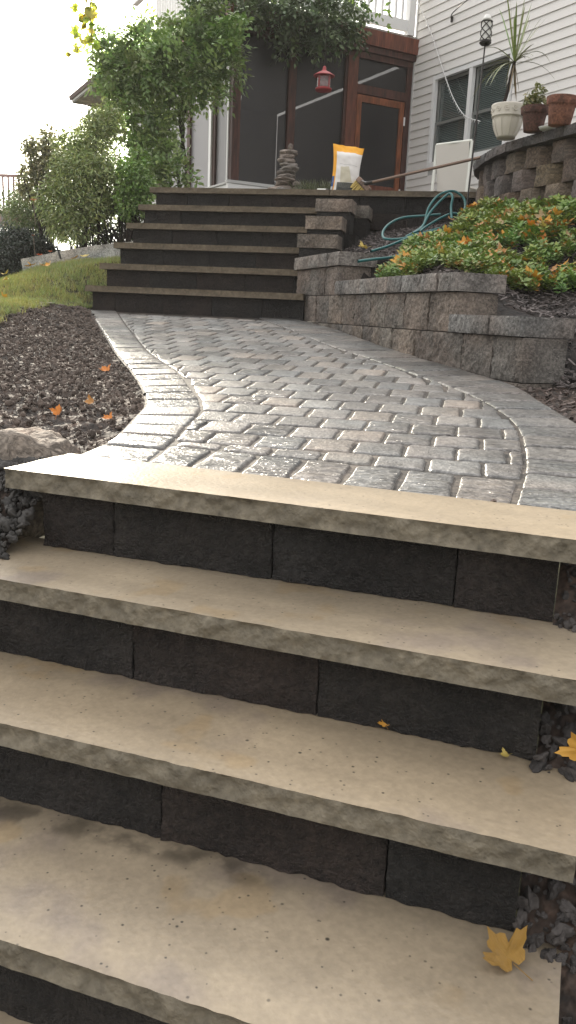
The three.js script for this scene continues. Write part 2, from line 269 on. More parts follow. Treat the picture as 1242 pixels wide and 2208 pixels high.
const ptsOf = (c, n) => c.getSpacedPoints(n).map(p => [p.x, p.z]);
const L_out = ptsOf(cLout, 120), R_out = ptsOf(cRout, 120), L_in = ptsOf(cLin, 200), R_in = ptsOf(cRin, 200);
const bedArea = [...cWall.getSpacedPoints(40).map((p, i) => { const t = cWall.getTangentAt(i / 40); return [p.x - t.z * 0.12, p.z + t.x * 0.12]; }), [-2.25, -7.1], [-2.3, -8.45], [2.2, -8.45], [2.2, -4.1], [0.0, -4.2]];
const pathPoly = [...L_out, ...R_out.slice().reverse()];

// ------------------------------------------------------------------ ground
{
  const g = new THREE.CircleGeometry(300, 48); g.rotateX(-Math.PI / 2); g.translate(0, -1.9, 0);
  tag(mesh('ground', metreUV(g), M.turf), null, null, null, 'structure');
  const inStair = (x, z) => { const dx = x - FP.x, dz = z - FP.z; return dx * ER.x + dz * ER.z > 0.09 && dx * AS.x + dz * AS.z > 0.0; };
  const lawn = (x, z) => !inStair(x, z) && inPoly(x, z, [[-3.25, -3.9], [-3.72, -5.0], [-4.06, -6.1], [-4.1, -6.75], [-4.3, -7.8], [-5.0, -7.82], [-5.7, -7.9], [-7.2, -7.4], [-8, -4], [-5, -3.2]]);
  const leftArea = [...L_out.map(p => [p[0] + 0.01, p[1]]), [-4.0, -6.6], [-3.9, -8.3], [-8, -8.3], [-8, -1.9]];
  tag(mesh('garden_soil', sheet(-4.7, -1.2, -8.2, -1.9, 0.022, (x, z) => hLeft(x, z) - (lawn(x, z) ? 0.05 : 0), (x, z) => inPoly(x, z, leftArea) && !inStair(x, z) && (x < -1.36 || z < -2.2), 0.02, 15), M.soil), null, null, null, 'structure');
  const hLawn = (x, z) => hLeft(x, z) + 0.015;
  tag(mesh('lawn', sheet(-8, -3.0, -8.3, -3.2, 0.06, hLawn, lawn, 0.02, 3), M.turf), null, null, null, 'structure');
  tag(mesh('shrub_bed', sheet(-8.5, -4.2, -12.5, -7.75, 0.07, (x, z) => Math.min(1.5, hLeft(x, Math.max(z, -8.6)) + Math.max(0, -8.6 - z) * 0.18), (x, z) => z < -7.75 && (x < -4.3) && !inStair(x, z), 0.04, 6), M.mulch), null, null, null, 'structure');
  tag(mesh('gravel_slope', sheet(-2.6, -1.2, -2.15, 0.6, 0.03, hLeftG, (x, z) => x < -1.30 && (x < -1.38 || z > -2.0), 0.03, 8), M.soil), null, null, null, 'structure');
  tag(mesh('rubble_slope', sheet(-0.45, 1.6, -4.5, 0.8, 0.025, hRight, (x, z) => (z > -1.99 && x > 0.004) || (z <= -1.99 && !inPoly(x, z, pathPoly) && x > -0.3 + (z < -4 ? 0.15 : 0) - (z < -3.8 ? 0 : 0)), 0.03, 10), M.soil), null, null, null, 'structure');
  tag(mesh('planting_bed', sheet(-2.4, 2.2, -8.45, -3.9, 0.035, hBed, (x, z) => inPoly(x, z, bedArea), 0.025, 10), M.mulch), null, null, null, 'structure');
  // patio behind the top step
  const pg = new THREE.BoxGeometry(5.6, 0.12, 7.4); metreUV(pg); pg.translate(2.86, 0, -5.25);
  const pm = mesh('patio', pg, M.patio); pm.position.set(FP.x, 1.512, FP.z); pm.rotation.y = FT; tag(pm, null, null, null, 'structure');
  // turf
  const blade = new THREE.BufferGeometry(), bp = [], bi = [];
  for (let k = 0; k < 7; k++) { const a = k * 0.9, r = 0.012 * (k % 3), h = 0.022 + 0.012 * ((k * 5) % 4) / 3, lx = Math.cos(a) * 0.014, lz = Math.sin(a) * 0.014, x = Math.cos(a * 2.1) * r, z = Math.sin(a * 2.1) * r, o = bp.length / 3, px = -Math.sin(a) * 0.002, pz = Math.cos(a) * 0.002; bp.push(x - px, -0.005, z - pz, x + px, -0.005, z + pz, x + lx, h, z + lz); bi.push(o, o + 1, o + 2); }
  blade.setAttribute('position', new THREE.Float32BufferAttribute(bp, 3)); blade.setIndex(bi); blade.computeVertexNormals();
  const N = 26000, im = new THREE.InstancedMesh(blade, M.leafInst, N), m4 = new THREE.Matrix4(), q = new THREE.Quaternion(), col = new THREE.Color(); let c = 0;
  while (c < N) {
    const x = rr(-7.5, -3.1), z = rr(-8.2, -3.4); if (!lawn(x + 0.08 * noi(x * 8, 0, z * 8), z)) continue;
    q.setFromEuler(new THREE.Euler(rr(-0.3, 0.3), rr(0, 6.3), rr(-0.3, 0.3))); const s = rr(0.8, 1.7) * (x > -4.2 ? 0.9 : 1.1);
    m4.compose(V(x, hLawn(x, z) + 0.02 * fbm(x * 3, 0.3, z * 3, 4) * 1.6, z), q, V(s, s, s)); im.setMatrixAt(c, m4);
    const d = noi(x * 2.2, 7, z * 2.2); col.setRGB(0.33 + 0.12 * d + rr(-0.04, 0.08), 0.37 + 0.08 * d + rr(-0.04, 0.06), 0.10 + rr(0, 0.04)); im.setColorAt(c, col); c++;
  }
  im.name = 'grass'; scene.add(tag(im, 'short green lawn grass on the slope left of the rear stairs', 'grass', null, 'stuff'));
  // clods, gravel and bark chips
  const rock = (det, sx, sy, sz, s) => { const g = mergeVertices(new THREE.IcosahedronGeometry(1, det).deleteAttribute('uv').deleteAttribute('normal')), p = g.attributes.position; for (let i = 0; i < p.count; i++) { const v = V(p.getX(i), p.getY(i), p.getZ(i)), k = 1 + 0.7 * noi(v.x * 1.3 + s, v.y * 1.3, v.z * 1.3); p.setXYZ(i, v.x * k * sx, v.y * k * sy, v.z * k * sz); } g.computeVertexNormals(); return g; };
  const strew = (name, label, cat, geo, mat, n, place, colf) => {
    const im = new THREE.InstancedMesh(geo, mat, n); let k = 0, guard = 0;
    while (k < n && guard++ < n * 40) { const r = place(); if (!r) continue; const [x, y, z, s, flat] = r; q.setFromEuler(flat ? new THREE.Euler(rr(-0.5, 0.5), rr(0, 6.3), rr(-0.5, 0.5)) : new THREE.Euler(rr(0, 6), rr(0, 6), rr(0, 6))); m4.compose(V(x, y, z), q, V(s * rr(0.7, 1.3), s * rr(0.7, 1.2), s * rr(0.7, 1.3))); im.setMatrixAt(k, m4); colf(col); im.setColorAt(k, col); k++; }
    im.count = k; im.name = name; im.castShadow = im.receiveShadow = true; scene.add(tag(im, label, cat, null, 'stuff'));
  };
  const cm = std({ color: [1, 1, 1], roughness: 0.75, map: mottle }), cmf = std({ color: [1, 1, 1], roughness: 0.8, map: mottle, flatShading: true });
  strew('soil_clods', 'loose dark brown clods on the raw soil left of the walk', 'soil', rock(1, 1, 0.7, 0.9, 3), cmf, 22000, () => { const z = rr(-6.6, -2.0), x = rr(-4.4, -1.3); if (inPoly(x, z, pathPoly)) return; const d = Math.min(...L_out.map(p => Math.hypot(p[0] - x, p[1] - z))); if (x > -1.4 && z > -2.2) return; if (d < 0.02) return; if (lawn(x, z) && rnd() > 0.06) return; if (!inPoly(x, z, leftArea) || z < -6.5 && x > -4.2) return; if (z > -2.7 && rnd() < 0.5) return; return [x, hLeft(x, z) + 0.012, z, Math.pow(rnd(), 5) * 0.012 + 0.0022]; }, c => { const k = rr(0.5, 1.25); c.setRGB(0.135 * k, 0.098 * k, 0.077 * k); });
  strew('rubble', 'grey broken rubble beside the right ends of the front treads', 'gravel', rock(2, 1, 0.7, 0.85, 8), cmf, 5200, () => { const z = rr(-1.95, 0.1), x = rr(0.004, 0.6), ti = Math.max(0, Math.ceil((z + 1.744) / 0.2413)); if (x < 0.09 && hRight(x, z) + 0.035 > -0.2 * ti - 0.055) return; return [x, hRight(x, z) + 0.018, z, Math.pow(rnd(), 3.5) * 0.017 + 0.004]; }, c => { const k = rr(0.5, 1.4); c.setRGB(0.062 * k, 0.052 * k, 0.047 * k); });
  strew('drain_gravel', 'rounded gravel darkened for the shade under the boulder left of the front stairs', 'gravel', rock(2, 1, 0.75, 0.9, 5), cm, 2600, () => { const z = rr(-1.95, -1.1), x = rr(-1.7, -1.285); return [x, hLeftG(x, z) + 0.02, z, Math.pow(rnd(), 2) * 0.012 + 0.006]; }, c => { const k = rr(0.5, 1.3); c.setRGB(0.05 * k, 0.044 * k, 0.039 * k); });  // deep shade beside the stairs is put into the pebble colour
  const chip = new THREE.BoxGeometry(0.03, 0.004, 0.009); metreUV(chip);
  const bedIn = (x, z) => inPoly(x, z, [[-2.0, -6.6], [-2.25, -8.25], [-1.0, -8.3], [-0.9, -7.2], [1.2, -5.4], [1.2, -3.95], [-0.1, -3.95], [-0.2, -4.6], [-0.75, -5.0], [-1.35, -5.9]]);
  strew('bark_mulch', 'dark shredded bark mulch on the sloping bed behind the low wall', 'mulch', chip, cm, 9000, () => { const z = rr(-8.3, -3.9), x = rr(-2.3, 1.2); if (!bedIn(x, z)) return; return [x, hBed(x, z) + 0.02, z, rr(0.5, 1.5), 1]; }, c => { const k = rr(0.5, 1.9); c.setRGB(0.10 * k, 0.08 * k, 0.073 * k); });
  strew('edge_mulch', 'brown bark chips beside the right edge of the walk', 'mulch', chip, cm, 2500, () => { const z = rr(-4.0, -2.0), x = rr(-0.25, 1.2); if (inPoly(x, z, pathPoly)) return; return [x, hRight(x, z) + 0.018, z, rr(0.4, 1.4), 1]; }, c => { const k = rr(0.5, 1.9); c.setRGB(0.105 * k, 0.075 * k, 0.063 * k); });
}

// ------------------------------------------------------------------ paver walk
{
  const base = [], bi = [], bu = [];
  for (let i = 0; i <= 120; i++) for (const c of [L_out, R_out]) { const [x, z] = c[i]; base.push(x, yPath(x, z) - 0.0095, z); bu.push(x, z); }
  for (let i = 0; i < 120; i++) { const a = 2 * i; bi.push(a, a + 1, a + 2, a + 1, a + 3, a + 2); }
  const bg = new THREE.BufferGeometry(); bg.setAttribute('position', new THREE.Float32BufferAttribute(base, 3)); bg.setAttribute('uv', new THREE.Float32BufferAttribute(bu, 2)); bg.setIndex(bi); bg.computeVertexNormals();
  const walk = tag(mesh('paver_walk', bg, M.joint), null, null, null, 'structure');
  // one tumbled paver from a world-space outline (x, z)
  function paver(poly, mat, r = 0.018, gap = 0.0035, rise = 0) {
    let A = 0; for (let i = 0; i < poly.length; i++) { const p = poly[i], q = poly[(i + 1) % poly.length]; A += p[0] * q[1] - q[0] * p[1]; }
    if (Math.abs(A) < 0.003) return; if (A > 0) poly = poly.slice().reverse();
    const n = poly.length, out = [], s = rr(0, 90);
    for (let i = 0; i < n; i++) {
      const p = poly[i], a = poly[(i + n - 1) % n], b = poly[(i + 1) % n];
      const la = Math.hypot(a[0] - p[0], a[1] - p[1]), lb = Math.hypot(b[0] - p[0], b[1] - p[1]); if (la < 1e-4 || lb < 1e-4) continue;
      const q = Math.min(r * rr(0.6, 1.4), la * 0.42, lb * 0.42);
      const p0 = [p[0] + (a[0] - p[0]) / la * q, p[1] + (a[1] - p[1]) / la * q], p1 = [p[0] + (b[0] - p[0]) / lb * q, p[1] + (b[1] - p[1]) / lb * q];
      for (let t = 0; t <= 3; t++) { const u = t / 3; out.push([(1 - u) ** 2 * p0[0] + 2 * u * (1 - u) * p[0] + u * u * p1[0], (1 - u) ** 2 * p0[1] + 2 * u * (1 - u) * p[1] + u * u * p1[1]]); }
      const e = lb - 2 * q; const k = Math.max(1, Math.round(e / 0.03)); for (let t = 1; t < k; t++) out.push([p1[0] + (b[0] - p[0]) / lb * e * t / k, p1[1] + (b[1] - p[1]) / lb * e * t / k]);
    }
    const m = out.length; let cx = 0, cz = 0; for (const o of out) { cx += o[0] / m; cz += o[1] / m; }
    const rings = [[gap, -0.03], [gap, -0.012], [gap + 0.002, -0.0055], [gap + 0.006, -0.0015], [gap + 0.012, 0], [-0.55, 0.0006], [-0.2, 0.001]], pos = [], uv = [], idx = [];
    const tx = rr(-0.006, 0.006), tz = rr(-0.012, 0.012), up = rr(-0.0012, 0.0015) + rise;
    for (const [ins, h] of rings) out.forEach((o, i) => {
      const dx = o[0] - cx, dz = o[1] - cz, L = Math.hypot(dx, dz), w = 0.002 * noi(o[0] * 45, s, o[1] * 45), f = ins > 0 ? 1 - (ins + w) / L : -ins;
      const x = cx + dx * f, z = cz + dz * f; pos.push(x, yPath(x, z) - 0.004 + h + up + tx * (x - cx) + tz * (z - cz) + 0.0014 * noi(x * 20, s, z * 20), z); uv.push(x + s, z + s * 0.7);
    });
    pos.push(cx, yPath(cx, cz) - 0.003 + up, cz); uv.push(cx + s, cz + s * 0.7);
    for (let k = 0; k < rings.length - 1; k++) for (let i = 0; i < m; i++) { const j = (i + 1) % m, a = k * m + i, b = k * m + j, c = a + m, d = b + m; idx.push(a, b, c, b, d, c); }
    for (let i = 0; i < m; i++) idx.push((rings.length - 1) * m + i, (rings.length - 1) * m + (i + 1) % m, pos.length / 3 - 1);
    const g = new THREE.BufferGeometry(); g.setAttribute('position', new THREE.Float32BufferAttribute(pos, 3)); g.setAttribute('uv', new THREE.Float32BufferAttribute(uv, 2)); g.setIndex(idx); g.computeVertexNormals();
    if (g.attributes.normal.getY(pos.length / 3 - 1) < 0) { for (let i = 0; i < idx.length; i += 3) { const t = idx[i]; idx[i] = idx[i + 1]; idx[i + 1] = t; } g.setIndex(idx); g.computeVertexNormals(); }
    mesh('paver', g, mat, walk);
  }
  const mixMat = () => rnd() < 0.42 ? pick(M.paverRough) : pick(M.paverSmooth);
  const O = [-0.123, -2.02], toW = (a, b) => [O[0] + a * ER.x + b * AS.x, O[1] + a * ER.z + b * AS.z];
  const AB = c => c.map(([x, z]) => { const dx = x - O[0], dz = z - O[1]; return [dx * ER.x + dz * ER.z, dx * AS.x + dz * AS.z]; });
  const la = AB(L_in), ra = AB(R_in);
  const aAt = (c, b) => { for (let i = 0; i < c.length - 1; i++) if ((c[i][1] <= b && c[i + 1][1] >= b)) { const t = (b - c[i][1]) / (c[i + 1][1] - c[i][1] + 1e-9); return c[i][0] + t * (c[i + 1][0] - c[i][0]); } return b < c[0][1] ? c[0][0] : c[c.length - 1][0]; };
  const bMin = a => { const z = -2.268; return (z - O[1] - a * ER.z) / AS.z; };
  // front course of large stones behind the top tread
  const fx = [-1.112, -0.985, -0.84, -0.70, -0.556, -0.412, -0.268, -0.124];
  for (let i = 0; i < 7; i++) paver([[fx[i] + 0.003, -2.026], [fx[i + 1] - 0.003, -2.026], [fx[i + 1] - 0.006 - (i < 6 ? 0.02 : 0), -2.262], [fx[i] + 0.006 - (i ? 0.02 : 0.045), -2.262]], pick(M.paverRough), 0.02);
  // field in running bond
  let b = 0.265, row = 0; const bEnd = 4.66;
  while (b < bEnd) {
    const pitch = Math.min(0.196, 0.158 + 0.018 * b), b1 = Math.min(b + pitch, bEnd), w = 0.153;
    const l0 = aAt(la, b), l1 = aAt(la, b1), r0 = aAt(ra, b), r1 = aAt(ra, b1), lo = Math.min(l0, l1), hi = Math.max(r0, r1);
    let a = Math.floor(lo / w) * w + (row % 2 ? w / 2 : 0) - w + rr(-0.008, 0.008) - 0.228 % w;
    for (; a < hi; a += w) {
      const j = rr(-0.003, 0.003), x0 = a + 0.002, x1 = a + w - 0.002 + j;
      const A0 = Math.max(x0, l0), B0 = Math.min(x1, r0), A1 = Math.max(x0, l1), B1 = Math.min(x1, r1);
      if (Math.max(B0 - A0, B1 - A1) < 0.03) continue;
      const q = [[A0, Math.max(b + 0.002, bMin(A0))], [Math.max(B0, A0 + 0.004), Math.max(b + 0.002, bMin(B0))], [Math.max(B1, A1 + 0.004), b1 - 0.002], [A1, b1 - 0.002]];
      if (q[3][1] - q[0][1] < 0.03) continue;
      paver(q.map(p => toW(...p)), mixMat(), 0.021, 0.0026);
    }
    b = b1; row++;
  }
  // border courses between inner and outer curves
  function border(ci, co, n, mats, r) {
    const I = ci.getSpacedPoints(n), Q = [];
    let k = 0; const O2 = co.getSpacedPoints(600);
    for (let i = 0; i <= n; i++) { let best = k, bd = 9; for (let j = k; j < Math.min(k + 90, 601); j++) { const d = O2[j].distanceTo(I[i]); if (d < bd) { bd = d; best = j; } } k = i === 0 ? 0 : i === n ? 600 : best; Q.push(O2[k]); }
    // even out the outer spacing
    for (let it = 0; it < 6; it++) for (let i = 1; i < n; i++) Q[i] = co.getPointAt(clamp((cu(Q[i - 1]) + cu(Q[i + 1])) / 2));
    function cu(p) { let bi = 0, bd = 1e9; for (let j = 0; j <= 600; j++) { const d = (O2[j].x - p.x) ** 2 + (O2[j].z - p.z) ** 2; if (d < bd) { bd = d; bi = j; } } return bi / 600; }
    for (let i = 0; i < n; i++) {
      const ji = 0.0; paver([[I[i].x, I[i].z], [Q[i].x, Q[i].z], [Q[i + 1].x, Q[i + 1].z], [I[i + 1].x, I[i + 1].z]], pick(mats), r, 0.0075, rr(-0.001, 0.0025));
    }
  }
  border(cLin, cLout, 31, [...M.paverSmooth.slice(0, 2), ...M.paverRough], 0.02);
  border(cRin, cRout, 33, [...M.paverRough, M.paverSmooth[1]], 0.016);
}

// ------------------------------------------------------------------ front staircase
function tread(w, d, h, mats, o = {}) {
  const g = rockBlock(w, h, d, { amp: o.amp ?? 0.017, seg: o.seg ?? 0.008, fr: o.fr ?? 13, chip: 0.0015, right: o.side ?? 0.003, left: o.side ?? 0.003, nz: 10, taper: 0.012 });
  // top and bottom smooth sawn faces, split edge elsewhere
  const p = g.attributes.position, idx = g.index.array, nrm = g.attributes.normal, top = [], rest = [];
  for (let i = 0; i < idx.length; i += 3) (Math.min(p.getY(idx[i]), p.getY(idx[i + 1]), p.getY(idx[i + 2])) > h / 2 - 1e-4 ? top : rest).push(idx[i], idx[i + 1], idx[i + 2]);
  g.clearGroups(); g.setIndex([...top, ...rest]); g.addGroup(0, top.length, 0); g.addGroup(top.length, rest.length, 1);
  const u = g.attributes.uv; for (let i = 0; i < p.count; i++) if (nrm.getY(i) > 0.9) u.setXY(i, p.getX(i) + (o.ux ?? 0), p.getZ(i) + (o.uz ?? 0));
  return g;
}
{
  const st = thing('front_staircase', 'tan stone staircase with dark block risers in the foreground', 'staircase');
  const run = [0, 0, 0, 0.055, 0.11], yaw = [-0.02, -0.012, 0.004, -0.006, 0];
  for (let i = 0; i < 5; i++) {
    const zf = -1.744 + i * 0.2413 + run[i], dep = i ? (i > 2 ? 0.39 : 0.335) : 0.285, th = 0.05;
    const g = tread(1.447, dep, th, M, { ux: 0.31 * i, uz: 0.4 * i + 0.2 });
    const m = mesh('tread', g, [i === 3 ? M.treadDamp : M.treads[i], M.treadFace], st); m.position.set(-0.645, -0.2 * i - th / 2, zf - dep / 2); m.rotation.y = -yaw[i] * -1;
    const J = [[-1.277, -1.067, -0.643, -0.213, 0], [-1.277, -0.876, -0.443, 0], [-1.277, -1.107, -0.677, -0.229, 0], [-1.277, -0.86, -0.43, 0], [-1.277, -1.0, -0.6, -0.2, 0]][i];
    for (let k = 0; k < J.length - 1; k++) {
      const w = J[k + 1] - J[k] - 0.004, b = rockBlock(w, 0.147, 0.16, { amp: 0.009, seg: 0.010, fr: 22, chip: 0.003 });
      const q = mesh('riser_block', b, M.riser[(k + i * 2) % 3], st); q.position.set((J[k] + J[k + 1]) / 2, -0.2 * i - 0.05 - 0.0745, -1.785 + i * 0.2413 + run[i] - 0.08 + rr(-0.002, 0.002));
    }
  }
}
// ------------------------------------------------------------------ rear staircase and patio edge
{
  const st = thing('rear_staircase', 'wide six step block staircase climbing to the patio', 'staircase', [FP.x, FP.y, FP.z], FT);
  const J0 = [0.05, 0.26, 0.69, 1.12, 1.55], first = [0, 0.455, 0.47, 0.446, 0.42, 0.38];
  for (let i = 0; i < 6; i++) {
    const z = -0.296 * i, W = 1.9;
    if (i < 5) { const g = tread(W, 0.36, 0.05, M, { amp: 0.012, seg: 0.02 }); const m = mesh('tread', g, M.farTread, st); m.position.set(W / 2, 0.2 * i - 0.025, z - 0.18); }
    else for (const [a, c] of [[0, 1.81], [1.814, 3.75]]) { const g = tread(c - a, 0.34, 0.05, M, { amp: 0.012, seg: 0.02 }); const m = mesh('tread', g, M.farTread, st); m.position.set((a + c) / 2, 1.0 - 0.025, z - 0.17); }
    const J = i === 0 ? [...J0, 1.9] : [0.05, first[i]]; if (i) while (J[J.length - 1] < (i === 5 ? 3.7 : 2.1)) J.push(J[J.length - 1] + 0.43);
    for (let k = 0; k < J.length - 1; k++) {
      const hh = i ? 0.147 : 0.2, b = rockBlock(J[k + 1] - J[k] - 0.005, hh, 0.2, { amp: 0.008, seg: 0.02, fr: 14, chip: 0.004 });
      const q = mesh('riser_block', b, M.riser[Math.floor(rnd() * 3)], st); q.position.set((J[k] + J[k + 1]) / 2, 0.2 * i - 0.051 - hh / 2, z - 0.04 - 0.1);
    }
    if (i === 5) for (let r = 1; r < 3; r++) for (let x = 1.95 + 0.2 * r; x < 3.7; x += 0.43) { const q = mesh('riser_block', rockBlock(0.425, 0.147, 0.2, { amp: 0.008, seg: 0.025 }), pick(M.riser), st); q.position.set(x + 0.2, 1 - 0.05 - 0.0745 - 0.15 * r, z - 0.14); }
  }
}
// ------------------------------------------------------------------ low curved retaining wall on the right
{
  const wl = thing('curved_retaining_wall', 'low curved split face block wall stepping down along the right of the walk', 'retaining wall');
  const wc = C2([[-0.272, -3.995], [-0.55, -4.34], [-0.86, -4.74], [-1.16, -5.16], [-1.78, -6.1], [-2.37, -6.9]]), L = wc.getLength();
  const sAt = (x, z) => { let b = 0, bd = 9; for (let i = 0; i <= 300; i++) { const p = wc.getPointAt(i / 300), d = Math.hypot(p.x - x, p.z - z); if (d < bd) { bd = d; b = i / 300; } } return b * L; };
  const s2 = sAt(-0.67, -4.47), s3 = sAt(-1.75, -6.05);
  function course(y, h, s0, s1, wm, dep, name, proud, amp, firstEnd) {
    let s = s0, k = 0;
    while (s < s1 - 0.05) {
      let w = wm * rr(0.8, 1.25); if (s1 - s - w < 0.12) w = s1 - s;
      const a = wc.getPointAt(clamp(s / L)), c = wc.getPointAt(clamp((s + w) / L)), t = c.clone().sub(a), len = t.length(); t.normalize();
      const nrm = V(t.z, 0, -t.x);                                     // towards the walk
      const g = rockBlock(len - 0.008, h - 0.005, dep, { amp, seg: 0.010, fr: 17, streak: 2.4, chip: 0.006, right: k === 0 && firstEnd ? 0.008 : 0, off: rr(0, 40) });
      const m = mesh(name, g, pick(name === 'cap_stone' ? M.capLight : M.wall), wl); const mid = a.clone().add(c).multiplyScalar(0.5).addScaledVector(nrm, -(dep / 2) + proud);
      m.position.set(mid.x, y + h / 2, mid.z); m.rotation.y = Math.atan2(nrm.x, nrm.z) + rr(-0.014, 0.014); m.position.addScaledVector(nrm, rr(-0.004, 0.004)); s += w; k++;
    }
  }
  course(-0.052, 0.206, 0, 0.9, 0.27, 0.24, 'wall_block', 0.003, 0.014, false);
  course(0.154, 0.206, 0, L, 0.27, 0.24, 'wall_block', 0, 0.014, false);
  course(0.36, 0.206, s2, L, 0.27, 0.24, 'wall_block', -0.004, 0.014, false);
  course(0.566, 0.206, s3, L, 0.3, 0.24, 'wall_block', -0.008, 0.014, false);
  course(0.36, 0.094, -0.0, s2 + 0.03, 0.25, 0.30, 'cap_stone', 0.026, 0.010, true);
  course(0.566, 0.098, s2 - 0.02, s3 + 0.03, 0.24, 0.30, 'cap_stone', 0.024, 0.010, true);
  course(0.772, 0.10, s3 - 0.02, L, 0.24, 0.30, 'cap_stone', 0.022, 0.010, true);
  // stepped piers beside the rear stairs
  const pl = thing('stepped_pier', 'three stepped block piers with capstones beside the rear stairs', 'stepped wall', [FP.x, FP.y, FP.z], FT);
  const pier = (x, z, top, w, d, base) => {
    const c = mesh('cap_stone', rockBlock(w, 0.108, d, { amp: 0.012, seg: 0.014, right: 0.006, chip: 0.006 }), pick(M.wall), pl); c.position.set(x, top - 0.054, z - d / 2);
    for (let y = top - 0.11; y > base; y -= 0.2) { const q = mesh('wall_block', rockBlock(w - 0.03, 0.197, d - 0.03, { amp: 0.01, seg: 0.02, right: 0.004 }), pick(M.riser), pl); q.position.set(x, y - 0.0985, z - 0.015 - (d - 0.03) / 2); }
  };
  pier(1.93, -0.33, 0.49, 0.34, 0.27, 0.0); pier(1.925, -0.61, 0.665, 0.32, 0.28, 0.1); pier(1.955, -0.9, 0.845, 0.33, 0.3, 0.3); pier(2.06, -1.21, 0.83, 0.34, 0.3, 0.4);
}
// ------------------------------------------------------------------ raised planter wall
{
  const wl = thing('raised_planter_wall', 'tall curved planter wall of chunky brown blocks under the flower pots', 'planter wall');
  const wc = C2([[-1.14, -8.5], [-1.135, -8.12], [-1.06, -7.83], [-0.976, -7.608], [-0.877, -7.382], [-0.71, -7.11], [-0.457, -6.824], [-0.254, -6.578], [0.02, -6.29], [0.34, -6.02], [0.75, -5.78], [1.3, -5.6]]), L = wc.getLength();
  const put = (s, w, y, h, d, set, name, mat, o) => {
    const a = wc.getPointAt(clamp(s / L)), c = wc.getPointAt(clamp((s + w) / L)), t = c.clone().sub(a), len = t.length(); t.normalize(); const nrm = V(-t.z, 0, t.x);
    const m = mesh(name, rockBlock(len * (o.ov ?? 1) - 0.003, h - 0.003, d, o), mat, wl), mid = a.add(c).multiplyScalar(0.5).addScaledVector(nrm, -d / 2 + set);
    m.position.set(mid.x, y + h / 2, mid.z); m.rotation.y = Math.atan2(nrm.x, nrm.z);
  };
  for (let r = 0; r < 6; r++) for (let s = r % 2 ? -0.15 : 0; s < L - 0.1; s += 0.305) if (s >= 0) put(s, 0.305, 1.72 - 0.15 * (r + 1), 0.15, 0.24, -0.03 + 0.012 * r, 'wall_block', pick(M.bedWall), { amp: 0.014, seg: 0.016, fr: 12, bevel: 0.085, chip: 0.006, ov: 1.0 });
  for (let s = 0; s < L - 0.1; s += 0.23) put(s, 0.23, 1.722, 0.072, 0.30, 0.02, 'cap_stone', M.bedCap, { amp: 0.012, seg: 0.014, fr: 12, chip: 0.006, ov: 1.05 });
  // soil inside the planter
  const sh = new THREE.Shape(); const pts = wc.getSpacedPoints(40); sh.moveTo(pts[0].x + 0.12, -pts[0].z); pts.forEach((p, i) => { const t = wc.getTangentAt(i / 40); sh.lineTo(p.x + t.z * 0.12, -(p.z - t.x * 0.12)); }); sh.lineTo(1.3, 8.5); sh.lineTo(-1.0, 8.5);
  const g = new THREE.ExtrudeGeometry(sh, { depth: 0.5, bevelEnabled: false }); g.rotateX(-Math.PI / 2); g.translate(0, 1.26, 0);
  mesh('planter_soil', metreUV(g), M.mulch, wl);
}

